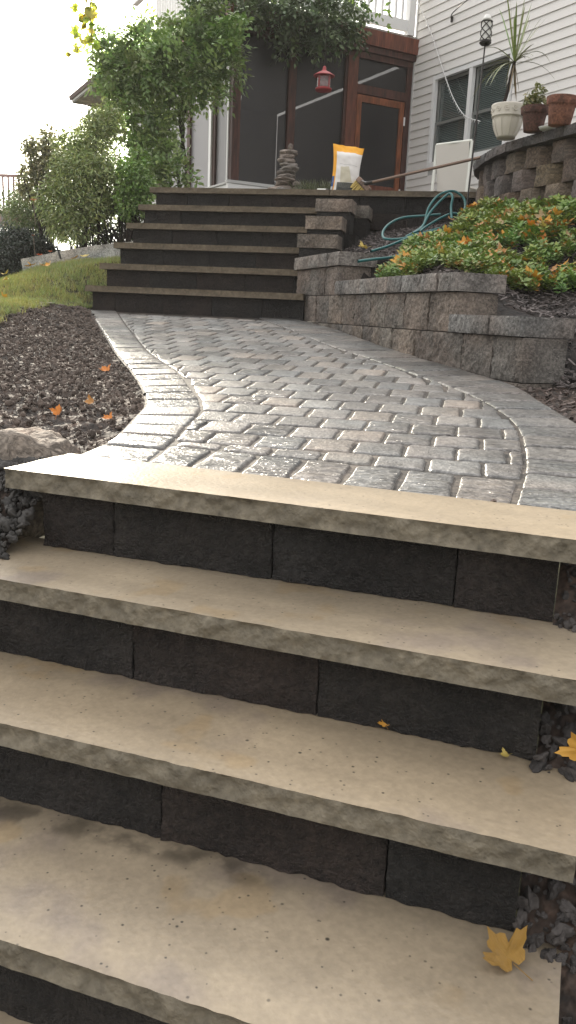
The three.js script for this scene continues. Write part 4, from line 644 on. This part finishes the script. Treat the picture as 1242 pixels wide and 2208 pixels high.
// a curled maple leaf
function mapleGeo(s, curl, sd) {
  const out = [[0, -0.02], [0.14, -0.2], [0.40, -0.2], [0.52, -0.06], [0.50, 0.04], [0.72, 0.12], [0.80, 0.22], [0.98, 0.36], [0.76, 0.42], [0.74, 0.56], [0.50, 0.50], [0.34, 0.46], [0.38, 0.68], [0.30, 0.80], [0.15, 0.84], [0, 1.12]];
  const P = [...out, ...out.slice(1, -1).reverse().map(p => [-p[0], p[1]])], pos = [], idx = [], uv = [], rings = [1, 0.55];
  for (const f of rings) for (const [x, y] of P) { const X = x * f, Y = 0.22 + (y - 0.22) * f, h = curl * (X * X * 0.5 + 0.35 * (Y - 0.2) * Math.abs(Y - 0.2)) + 0.16 * curl * noi(X * 2.3 + sd, Y * 2.3, sd) - 0.06 * (f < 1 ? 1 : 0); pos.push(X * s, h * s, -Y * s); uv.push(X, Y); }
  const n = P.length; pos.push(0, 0, -0.2 * s); uv.push(0, 0.2);
  for (let i = 0; i < n; i++) { const j = (i + 1) % n; idx.push(i, j, n + i, j, n + j, n + i, n + i, n + j, 2 * n); }
  const g = new THREE.BufferGeometry(); g.setAttribute('position', new THREE.Float32BufferAttribute(pos, 3)); g.setAttribute('uv', new THREE.Float32BufferAttribute(uv, 2)); g.setIndex(idx); g.computeVertexNormals();
  const st = tube([V(0, 0, 0.1 * s), V(0.03 * s, 0.05 * s, 0.45 * s), V(0.1 * s, 0.02 * s, 0.8 * s)], 0.018 * s, 6, 4);
  const q = g.toNonIndexed(); return mergeGeometries([q, (() => { const t = st.toNonIndexed(); return t; })()]);
}
const lm = [[0.62, 0.30, 0.03], [0.60, 0.20, 0.02], [0.55, 0.42, 0.10], [0.42, 0.20, 0.05], [0.68, 0.36, 0.05], [0.40, 0.28, 0.14]].map(c => phy({ color: c, roughness: 0.6, transmission: 0.25, thickness: 0, side: THREE.DoubleSide }));
lm.push(phy({ color: [0.36, 0.2, 0.03], roughness: 0.6, transmission: 0.2, thickness: 0, side: THREE.DoubleSide, bumpMap: woodMap, bumpScale: 0.0015 }));
{
  const lg = [0, 1, 2, 3].map(i => mapleGeo(0.05, rr(0.5, 1.3), i * 7));
  const proto = []; for (const g of lg) proto.push(g);
  let k = 0, guard = 0; const spots = [[-0.35, -5.95], [-0.3, -6.0], [-0.42, -5.98], [-0.28, -5.9], [-0.62, -6.3], [-0.7, -6.3], [-0.2, -5.5], [-0.3, -5.4], [-0.15, -5.55], [-0.05, -5.6], [-1.2, -5.8], [-1.25, -5.75], [-0.8, -5.7], [-1.0, -6.7], [-0.55, -5.55], [0, -5.4], [-0.4, -5.25]];
  while (k < 104 && guard++ < 3000) {
    let x, z; if (k < spots.length * 2) { const s = spots[k % spots.length]; x = s[0] + rr(-0.08, 0.08); z = s[1] + rr(-0.08, 0.08); } else { x = rr(-1.5, 0.6); z = rr(-6.9, -5.1); if (!inPoly(x, z, bedPoly)) continue; }
    const m = mesh('fallen_leaf', proto[k % 4], lm[Math.floor(rnd() * 6)]); m.position.set(x, hBed(x, z) + 0.03 + 0.07 * Math.max(0, fbm(x * 5, 3, z * 5, 2) + 0.12) + rr(0.045, 0.08), z); m.rotation.set(rr(-0.7, 0.9), rr(0, 6.3), rr(-0.7, 0.7)); const s = rr(0.6, 1.15); m.scale.setScalar(s);
    tag(m, ['golden orange', 'deep orange', 'pale yellow', 'brown', 'bright amber', 'dry tan'][lm.indexOf(m.material)] + ' maple leaf lying on the green ground cover', 'leaf', 'fallen maple leaves on the ground cover'); k++;
  }
  const single = (x, y, z, s, mi, rx, ry, rz, label) => { const m = mesh('fallen_leaf', mapleGeo(s, s > 0.045 && mi === 6 ? 1.1 : 1.2, x * 10), lm[mi]); m.position.set(x, y, z); m.rotation.set(rx, ry, rz); tag(m, label, 'leaf'); };
  single(0.0, -0.588, -1.225, 0.052, 6, 0.42, 0.9, -0.1, 'large yellow maple leaf resting against the lowest visible riser at lower right');
  single(0.075, -0.33, -1.47, 0.04, 4, 1.2, 0.4, 0.3, 'yellow leaf on the rubble at the right edge beside the third tread');
  single(-0.295, -0.385, -1.545, 0.016, 0, 0.8, 0.5, 0, 'tiny yellow leaf tucked under the second riser');
  single(-0.054, -0.392, -1.535, 0.014, 2, 0.3, 2, 0, 'small tan leaf curled against the foot of the second riser');
  single(-1.98, 0.14, -3.26, 0.033, 1, 0.3, 1, 0.1, 'orange leaf on bare soil farthest up the left bank');
  single(-1.67, 0.075, -2.65, 0.027, 3, 0.5, 2, 0.2, 'brown orange leaf on soil beside the bend of the walk');
  single(-1.66, 0.055, -2.42, 0.03, 1, 0.9, 0, 0.2, 'upright orange leaf on soil above the boulder');
  single(-1.46, 0.055, -2.42, 0.024, 1, 0.5, 1.2, 0, 'orange leaf at the edge of the walk nearest the front stairs');
  single(-1.66, 0.93, -6.42, 0.06, 2, 0.2, 2.2, 0.1, 'pale tan leaf on mulch beside the garden hose');
  for (let i = 0; i < 16; i++) { let x = rr(-5.6, -3.6), z = rr(-7.6, -4.6); if (x > -4.5 && z < -6) x -= 0.9; const m = mesh('lawn_leaf', proto[i % 4], lm[[0, 2, 4][i % 3]]); m.position.set(x, hLeft(x, z) + 0.09, z); m.rotation.set(rr(-0.4, 0.4), rr(0, 6), rr(-0.4, 0.4)); tag(m, ['golden', 'pale yellow', 'amber'][i % 3] + ' leaf fallen on the lawn slope', 'leaf', 'yellow leaves scattered on the lawn'); }
}
// ------------------------------------------------------------------ boulder, cairn
{
  const rockG = (r, sx, sy, sz, s, det = 5, f = 1.2) => { const g = mergeVertices(new THREE.IcosahedronGeometry(r, det).deleteAttribute('uv').deleteAttribute('normal'), 1e-5), p = g.attributes.position; for (let i = 0; i < p.count; i++) { const v = V(p.getX(i), p.getY(i), p.getZ(i)).divideScalar(r), k = 1 + 0.35 * noi(v.x * f + s, v.y * f, v.z * f) + 0.12 * fbm(v.x * 4 + s, v.y * 6, v.z * 4, 4); p.setXYZ(i, v.x * k * sx * r, v.y * k * sy * r, v.z * k * sz * r); } g.computeVertexNormals(); return metreUV(g, s, s); };
  const b = mesh('boulder', rockG(0.195, 1.0, 0.85, 0.95, 4, 20), M.boulder); b.position.set(-1.535, -0.10, -2.05); tag(b, 'rounded tan boulder at the left end of the top front tread', 'boulder');
  const c = thing('stone_cairn', 'stacked cairn of flat weathered stones on the patio edge', 'cairn', [-3.07, 1.585, -8.48]);
  let y = 0; for (let i = 0; i < 11; i++) { const h = rr(0.03, 0.052), w = 0.145 - i * 0.0065 + rr(-0.02, 0.02), m = mesh('stone', rockG(1, w, h * 0.75, w * 0.8, i * 5, 3, 1.6), M.cairn, c); m.position.set(rr(-0.02, 0.02) + (i < 4 ? 0.0 : 0.012), y + h / 2, rr(-0.01, 0.01)); m.rotation.set(rr(-0.1, 0.1), rr(0, 6), rr(-0.12, 0.12)); y += h * 0.95; }
  for (const [x, yy, w] of [[0.13, 0.02, 0.07], [0.13, 0.075, 0.05], [-0.12, 0.02, 0.06], [0.05, y + 0.01, 0.025]]) { const m = mesh('stone', rockG(1, w, 0.03, w * 0.8, x * 9, 3, 1.6), M.cairn, c); m.position.set(x, yy + 0.02, 0.03); }
}
// ------------------------------------------------------------------ things on the patio edge
function tuft(label, p, n, sx, len, mat, cf) {
  const A = newA(); for (let k = 0; k < n; k++) { const o = V(rr(-sx, sx), 0, rr(-0.08, 0.08)), d = V(rr(-0.5, 0.5), 1, rr(-0.5, 0.5)).normalize(); leafInto(A, o, d, rdir(), len * rr(0.4, 1.1), 0.006, cf()); }
  const m = mesh('ornamental_grass', fin(A), mat); m.position.set(...p); tag(m, label, 'grass tuft');
}
tuft('tuft of thin pale green grass between the cairn and the bag', [-2.74, 1.56, -8.42], 420, 0.17, 0.17, M.leaf, () => { const k = rr(0.6, 1.2); return [0.2 * k, 0.23 * k, 0.11 * k]; });
{
  // paper sack of jointing sand: printed front, pinched top
  const cv = document.createElement('canvas'); cv.width = 256; cv.height = 384; const x = cv.getContext('2d');
  x.fillStyle = '#e3e0dc'; x.fillRect(0, 0, 256, 384); x.fillStyle = '#e9a51c'; x.fillRect(0, 0, 256, 56); x.fillRect(0, 0, 30, 384); x.fillStyle = '#2f5590'; x.fillRect(0, 250, 20, 134);
  x.fillStyle = '#e3e0dc'; x.fillRect(0, 330, 16, 54); x.fillStyle = '#c9c3ae'; x.beginPath(); x.moveTo(70, 175); x.lineTo(150, 168); x.lineTo(190, 290); x.lineTo(80, 300); x.fill();
  x.fillStyle = '#3c3f3d'; x.fillRect(52, 296, 180, 88); x.fillStyle = '#7d8078'; for (let i = 0; i < 160; i++) x.fillRect(52 + ((i * 53) % 176), 296 + ((i * 29) % 40), 4, 3);
  x.strokeStyle = '#9b9a98'; x.lineWidth = 2; x.beginPath(); x.moveTo(60, 152); x.lineTo(230, 158); x.stroke();
  const t = new THREE.CanvasTexture(cv); t.colorSpace = THREE.SRGBColorSpace;
  const W = 0.30, H = 0.46, D = 0.13, nx = 24, ny = 32, pos = [], uv = [], idx = [];
  for (let s = 0; s < 2; s++) for (let j = 0; j <= ny; j++) for (let i = 0; i <= nx; i++) {
    const u = i / nx, v = j / ny, ed = Math.pow(Math.sin(Math.PI * u), 0.5), tp = v > 0.8 ? 1 - (v - 0.8) / 0.2 : 1, bt = 0.55 + 0.45 * Math.sin(Math.PI * clamp(v * 0.75 + 0.12));
    const w = W * (0.86 + 0.16 * Math.pow(Math.abs(v - 0.45) * 1.8, 2)); let z = (s ? -1 : 1) * D / 2 * ed * tp * bt + 0.012 * fbm(u * 6, v * 7, s * 9, 3);
    if (i === 0 || i === nx || j === ny) z = 0.01 * noi(u * 4, v * 6, 3);
    pos.push((u - 0.5) * w + 0.02 * v, v * H - 0.035 * u * v + 0.012 * noi(u * 5, 2, 8) * v, z); uv.push(s ? 1 - u : u, v);
  }
  const st = (nx + 1) * (ny + 1); for (let s = 0; s < 2; s++) for (let j = 0; j < ny; j++) for (let i = 0; i < nx; i++) { const a = s * st + j * (nx + 1) + i, b = a + 1, c = a + nx + 1, d = c + 1; s ? idx.push(a, c, b, b, c, d) : idx.push(a, b, c, b, d, c); }
  const g = new THREE.BufferGeometry(); g.setAttribute('position', new THREE.Float32BufferAttribute(pos, 3)); g.setAttribute('uv', new THREE.Float32BufferAttribute(uv, 2)); g.setIndex(idx); g.computeVertexNormals();
  const m = mesh('sand_bag', g, std({ map: t, roughness: 0.5 })); m.position.set(-2.43, 1.585, -8.42); m.rotation.y = 0.3; tag(m, 'yellow and white printed bag standing on the patio edge', 'bag');
}
{
  const tb = thing('sealant_tube', 'small cream tube with black cap lying left of the bag', 'tube', [-2.6, 1.60, -8.28], FT);
  mesh('body', bar([-0.06, 0, 0], [0.025, 0, 0], 0.017, 0.017, 14), M.chairFrame, tb); mesh('cap', bar([0.026, 0, 0], [0.055, 0, 0], 0.018, 0.015, 14), M.black, tb);
  // push broom
  const b = thing('push_broom', 'push broom with wooden head leaning along the patio edge', 'broom', [-2.25, 1.585, -8.4]);
  const hg = new RoundedBoxGeometry(0.17, 0.05, 0.07, 2, 0.012); metreUV(hg); hg.rotateZ(-0.75); hg.translate(0.02, 0.085, 0); mesh('head', hg, M.paleWood, b);
  const br = []; for (let i = 0; i < 9; i++) for (let j = 0; j < 3; j++) { const f = -0.075 + i * 0.019, bx = 0.02 + Math.cos(0.75) * f - 0.02, by = 0.085 - Math.sin(0.75) * f - 0.02; br.push(bar([bx, by, -0.02 + j * 0.02], [bx - 0.05 + rr(-0.01, 0.01), by - 0.055 + rr(-0.01, 0.01), -0.02 + j * 0.02], 0.007, 0.009, 5)); } mesh('bristles', br, M.bristle, b);
  mesh('handle', bar([0.0, 0.085, 0.0], [1.21, 0.20, 0.66], 0.0135, 0.0135, 12), M.paleWood, b); mesh('socket', bar([0.02, 0.086, 0.01], [0.13, 0.098, 0.07], 0.019, 0.017, 12), M.iron, b); mesh('brace', tube([[0.0, 0.12, 0.03], [0.06, 0.10, 0.045], [0.13, 0.1, 0.07]], 0.004, 10, 5), M.metalGrey, b);
}
{ // white sling chair
  const c = thing('patio_chair', 'white patio chair with flat sling back beside the planter wall', 'chair', [-1.64, 1.575, -11.0], -0.45);
  const bk = new THREE.BoxGeometry(0.46, 0.62, 0.02, 10, 10, 1), p = bk.attributes.position; for (let i = 0; i < p.count; i++) p.setZ(i, p.getZ(i) + 0.04 * (p.getX(i) / 0.23) ** 2); bk.computeVertexNormals(); metreUV(bk); bk.rotateX(0.2); bk.translate(0, 0.6, 0.24); mesh('backrest', bk, M.chair, c);
  mesh('seat', box(0.46, 0.025, 0.46, 0, 0.4, -0.02, 0.01), M.chair, c);
  for (const s of [-1, 1]) { mesh('arm', [tube([[s * 0.27, 0.58, 0.2], [s * 0.28, 0.62, 0.0], [s * 0.28, 0.6, -0.22], [s * 0.28, 0.5, -0.28]], 0.022, 20, 8)], M.chairFrame, c); mesh('leg', bar([s * 0.28, 0, -0.3], [s * 0.28, 0.54, -0.27], 0.02), M.chairFrame, c); mesh('leg', bar([s * 0.25, 0, 0.34], [s * 0.25, 0.9, 0.3], 0.02), M.chairFrame, c); }
  mesh('top_bar', bar([-0.25, 0.905, 0.305], [0.25, 0.905, 0.305], 0.016), M.chairFrame, c);
}
{ // flower pots on the planter wall
  const lathe = (pr, n = 40) => metreUV(new THREE.LatheGeometry(pr.map(p => new THREE.Vector2(...p)), n));
  const w = thing('white_planter', 'cream urn planter with relief band and spiky plant', 'planter', [-0.775, 1.795, -7.07]);
  mesh('pot', lathe([[0.0, 0], [0.068, 0], [0.072, 0.02], [0.095, 0.07], [0.108, 0.125], [0.110, 0.148], [0.121, 0.150], [0.123, 0.158], [0.121, 0.166], [0.128, 0.222], [0.131, 0.232], [0.127, 0.238], [0.118, 0.236], [0.114, 0.2]], 48), M.whitePot, w);
  const rel = []; for (let k = 0; k < 12; k++) { const pts = []; for (let t = 0; t <= 14; t++) { const a = t / 14 * 9, r = 0.022 * (1 - t / 17), th = k * Math.PI / 6 + r * Math.cos(a) / 0.125; pts.push(V(Math.cos(th) * 0.126, 0.194 + r * Math.sin(a), Math.sin(th) * 0.126)); } rel.push(tube(pts, 0.0035, 40, 5)); } mesh('relief_scrolls', rel, M.whitePot, w);
  const rib = []; for (let k = 0; k < 10; k++) { const th = k * Math.PI / 5; rib.push(tube([[0.074, 0.02], [0.098, 0.07], [0.111, 0.125], [0.112, 0.146]].map(([r, y]) => V(Math.cos(th) * r, y, Math.sin(th) * r)), 0.003, 12, 5)); } mesh('ribs', rib, M.whitePot, w);
  mesh('potting_soil', lathe([[0, 0.205], [0.116, 0.2]]), M.potSoil, w);
  const sp = thing('spike_plant', 'tall dracaena spike with long arching leaves growing in the cream urn', 'plant', [-0.80, 1.99, -7.07]);
  const A = newA(); mesh('stem', tube([[-0.03, 0, 0.0], [0.0, 0.12, 0], [0.02, 0.25, 0], [0.035, 0.35, 0]], 0.013, 20, 8), M.bark, sp);
  const blade = (az, el, L, w, sag, c) => { const n = 7; let o = V(0.035, 0.34, 0); const d = V(Math.cos(az) * Math.cos(el), Math.sin(el), Math.sin(az) * Math.cos(el)), s = V(-Math.sin(az), 0, Math.cos(az)); const b = A.p.length / 3; for (let k = 0; k <= n; k++) { const f = k / n, ww = w * (k === n ? 0.05 : 0.55 + 0.9 * f * (1 - f) * 2) * (1 - 0.35 * f), q = o.clone().addScaledVector(d, L * f); q.y -= sag * L * f * f * f; for (const e of [-1, 0, 1]) { A.p.push(q.x + s.x * e * ww, q.y + (e ? 0.4 * ww : 0), q.z + s.z * e * ww); A.c.push(...c); } if (k) for (const e of [0, 1]) { const a = b + (k - 1) * 3 + e, q2 = b + k * 3 + e; A.i.push(a, a + 1, q2, a + 1, q2 + 1, q2); } } };
  for (let k = 0; k < 34; k++) { const up = k < 16; blade(rr(0, 6.3), up ? rr(0.85, 1.5) : rr(-0.5, 0.8), up ? rr(0.32, 0.54) : rr(0.2, 0.36), 0.0085, up ? rr(0, 0.12) : rr(0.1, 0.6), up ? [0.17 + rr(0, 0.05), 0.24 + rr(-0.04, 0.05), 0.07] : [0.2, 0.22, 0.09]); }
  for (let k = 0; k < 8; k++) blade(rr(0, 6.3), rr(-1.5, -0.9), rr(0.12, 0.28), 0.006, 0.1, [0.22, 0.16, 0.09]);
  mesh('leaves', fin(A), M.leafWaxy, sp);
  const pot = (p, lab, s, mat, lean) => { const t = thing('terracotta_pot', lab, 'flower pot', p); t.scale.setScalar(s); const b = mesh('pot', lathe([[0, 0], [0.068, 0], [0.086, 0.118], [0.098, 0.119], [0.104, 0.165], [0.099, 0.168], [0.093, 0.165], [0.088, 0.13], [0.085, 0.12]], 44), mat, t); mesh('potting_soil', lathe([[0, 0.135], [0.09, 0.13]]), M.potSoil, t); t.rotation.z = lean; return t; };
  pot([-0.56, 1.795, -6.84], 'dark brown terracotta pot holding a small variegated plant', 1.0, M.terraDark, 0);
  pot([-0.37, 1.795, -6.66], 'larger reddish terracotta pot at the right end of the row', 1.1, M.terra, -0.05);
  const vp = thing('variegated_plant', 'small bushy yellow green plant in the dark brown pot', 'plant', [-0.56, 1.93, -6.84]);
  mesh('leaves', foliage([[0, 0.05, 0, 0.085, 0.06], [0.015, 0.12, 0, 0.045, 0.06], [-0.04, 0.06, 0.03, 0.05, 0.05]], { n: 16000, len: 0.036, wid: 0.022, gap: -2, color: t => t > 0.7 ? [0.42, 0.38, 0.2] : [0.13 + 0.1 * t, 0.16 + 0.06 * t, 0.04] }), M.leaf, vp); mesh('stem', bar([0, -0.02, 0], [0.01, 0.12, 0], 0.004), M.twig, vp);
  const sc = mesh('saucer', lathe([[0, 0], [0.05, 0], [0.062, 0.02], [0.058, 0.021], [0.05, 0.006], [0, 0.005]], 30), M.white); sc.position.set(-0.46, 1.796, -6.80); tag(sc, 'white saucer between the two terracotta pots', 'saucer');
}
{ // torch on a pole
  const t = thing('garden_lantern', 'black pole with wire wrapped candle lantern before the house window', 'lantern', [-0.99, 1.2, -6.83]);
  const e = V(-0.012, 1.27, -0.285); mesh('pole', bar([0, 0, 0.02], [e.x, e.y, e.z], 0.0075, 0.006, 10), M.iron, t);
  const g = pr => metreUV(new THREE.LatheGeometry(pr.map(p => new THREE.Vector2(...p)), 28)).translate(e.x, e.y, e.z);
  mesh('base_cup', g([[0, 0], [0.03, 0.004], [0.046, 0.018], [0.044, 0.03], [0, 0.03]]), M.iron, t); mesh('glass', g([[0.036, 0.03], [0.037, 0.17]]), M.frost, t); mesh('cap', g([[0, 0.215], [0.018, 0.212], [0.03, 0.19], [0.037, 0.172], [0, 0.172]]), M.frost, t);
  const wr = []; for (let k = 0; k < 4; k++) for (const s of [-1, 1]) { const pts = []; for (let j = 0; j <= 16; j++) { const a = k * Math.PI / 2 + s * j / 16 * Math.PI * 1.2; pts.push(V(e.x + Math.cos(a) * 0.041, e.y + 0.03 + 0.135 * j / 16, e.z + Math.sin(a) * 0.041)); } wr.push(tube(pts, 0.0035, 40, 5)); } for (const y of [0.032, 0.165]) { const q = new THREE.TorusGeometry(0.041, 0.004, 6, 28); q.rotateX(Math.PI / 2); q.translate(e.x, e.y + y, e.z); wr.push(q); } mesh('wire_cage', wr, M.iron, t);
}
{ // garden hose
  const G = [[[-1.60, 0.80, -6.0], [-1.527, 0.82, -6.088], [-1.41, 0.85, -6.246], [-1.33, 0.88, -6.333], [-1.2, 0.87, -6.5]],
    [[-1.601, 0.896, -6.358], [-1.524, 0.951, -6.561], [-1.429, 1.026, -6.774], [-1.324, 1.09, -6.989], [-1.224, 1.122, -7.085], [-1.139, 1.101, -7.076], [-1.123, 1.058, -6.995], [-1.175, 1.036, -6.918], [-1.3, 1.0, -6.85]],
    [[-1.3, 1.292, -7.481], [-1.421, 1.275, -7.436], [-1.589, 1.252, -7.373], [-1.665, 1.176, -7.166], [-1.67, 1.085, -6.978], [-1.611, 1.031, -6.855], [-1.495, 1.034, -6.873], [-1.381, 1.088, -7.012], [-1.244, 1.151, -7.194]],
    [[-1.48, 1.06, -6.98], [-1.42, 1.111, -7.07], [-1.383, 1.184, -7.209], [-1.37, 1.325, -7.303], [-1.305, 1.441, -7.409], [-1.202, 1.473, -7.451], [-1.119, 1.424, -7.467], [-1.087, 1.339, -7.403], [-1.1, 1.294, -7.333], [-1.126, 1.238, -7.256]],
    [[-1.429, 1.09, -7.007], [-1.383, 1.131, -7.087], [-1.344, 1.279, -7.246], [-1.276, 1.394, -7.352], [-1.22, 1.445, -7.384], [-1.19, 1.412, -7.353], [-1.189, 1.338, -7.314], [-1.159, 1.225, -7.209]],
    [[-1.371, 1.101, -6.997], [-1.35, 1.147, -7.103], [-1.246, 1.24, -7.248], [-1.164, 1.28, -7.308], [-1.104, 1.264, -7.324], [-1.084, 1.221, -7.266], [-1.087, 1.189, -7.202], [-1.161, 1.175, -7.174]]];
  tag(mesh('garden_hose', G.map(p => tube(p, 0.0105, 70, 9)), M.hose), 'loosely coiled teal garden hose on the mulch beside the planter wall', 'hose');
}
{ // hanging feeder, chime, wall hook, lights
  const p = hW(0.35, 1.62, 1.55), f = thing('bird_feeder', 'red lantern shaped bird feeder hanging before the porch screen', 'bird feeder', [p.x, p.y - 0.02, p.z]);
  const q = V(p.x, p.y, p.z), toCam = q.clone().sub(camera.position), k = 10.9 / toCam.length(); f.position.set(-3.36, 3.05, -10.5);
  const g = pr => metreUV(new THREE.LatheGeometry(pr.map(a => new THREE.Vector2(...a)), 32));
  mesh('roof', g([[0.128, 0.165], [0.125, 0.16], [0.128, 0.17], [0.07, 0.205], [0.035, 0.22], [0.02, 0.235], [0.022, 0.255], [0.012, 0.275], [0, 0.28]]), M.redMetal, f); mesh('tray', g([[0, 0], [0.095, 0], [0.10, 0.025], [0.09, 0.03], [0.05, 0.045], [0, 0.045]]), M.redMetal, f); mesh('glass', g([[0.082, 0.04], [0.082, 0.165]]), M.feederGlass, f); mesh('seed', g([[0, 0.04], [0.05, 0.04], [0.045, 0.11], [0, 0.14]]), M.seedMat, f);
  for (let i = 0; i < 4; i++) { const a = i * Math.PI / 2 + 0.4; mesh('strut', bar([Math.cos(a) * 0.086, 0.03, Math.sin(a) * 0.086], [Math.cos(a) * 0.086, 0.165, Math.sin(a) * 0.086], 0.006), M.redMetal, f); }
  mesh('hanger', bar([0, 0.28, 0], [0, 1.2, 0], 0.0025), M.iron, f);
  const c = thing('wind_chime', 'metal wind chime hanging under the far left eave', 'wind chime', [-6.17, 2.62, -9.88]);
  mesh('disc', metreUV(new THREE.CylinderGeometry(0.075, 0.075, 0.015, 24)).translate(0, 0.22, 0), M.paleWood, c); for (let i = 0; i < 6; i++) { const a = i * Math.PI / 3, L = 0.22 + 0.05 * i; mesh('chime_tube', bar([Math.cos(a) * 0.06, 0.17 - L, Math.sin(a) * 0.06], [Math.cos(a) * 0.06, 0.17, Math.sin(a) * 0.06], 0.011), M.metalGrey, c); } mesh('cord', bar([0, 0.22, 0], [0, 0.9, 0], 0.003), M.twig, c);
  const h = thing('plant_hook', 'black curved iron hook bracket on the siding above the window', 'hook', HP, HT);
  mesh('arm', tube([[0.86, 2.92, 0.02], [0.88, 2.98, 0.06], [1.1, 3.0, 0.14], [1.5, 2.96, 0.3], [2.0, 2.93, 0.45], [2.15, 2.9, 0.5]], 0.008, 40, 6), M.iron, h); mesh('wall_plate', box(0.03, 0.07, 0.02, 0.87, 2.95, 0.035), M.iron, h);
  const sl = thing('string_lights', 'white string of small lights draped across siding and window', 'string lights', HP, HT);
  const L1 = [[0.0, 3.45, 0.06], [0.42, 2.9, 0.06], [0.85, 2.24, 0.07], [1.15, 1.86, 0.1], [1.5, 1.58, 0.16], [1.95, 1.42, 0.25]]; const cu = new THREE.CatmullRomCurve3(L1.map(a => V(...a)));
  mesh('wire', tube(L1, 0.006, 60, 5), M.white, sl); const bl = []; for (let i = 0; i < 46; i++) { const o = cu.getPointAt((i + 0.5) / 46); bl.push(bar([o.x, o.y, o.z], [o.x + rr(-0.02, 0.02), o.y - 0.035, o.z + 0.01], 0.005, 0.003, 5)); } mesh('bulbs', bl, M.frost, sl);
}
{ // neighbour's raised deck, far left
  const d = thing('raised_deck', 'neighbouring red brown raised deck with vertical railing at far left', 'deck', [-14.8, 2.6, -19.5], 0.25);
  mesh('deck_floor', box(5, 0.28, 2, -1.9, 0.0, -1), M.deckRedHazed, d); mesh('railing', [box(4.9, 0.07, 0.06, -1.9, 1.0, 0), ...Array.from({ length: 34 }, (_, i) => box(0.04, 0.85, 0.04, -4.3 + i * 0.145, 0.57, 0))], M.deckRedHazed, d); for (const x of [-4, -1.9, 0.3]) mesh('post', box(0.14, 2.6, 0.14, x, -1.4, -0.2), M.deckRedHazed, d); mesh('brace', [box(1.0, 0.1, 0.08, -0.1, -0.5, -0.2, 0, 0, 0.8)], M.deckRedHazed, d);
}
renderer.render(scene, camera);
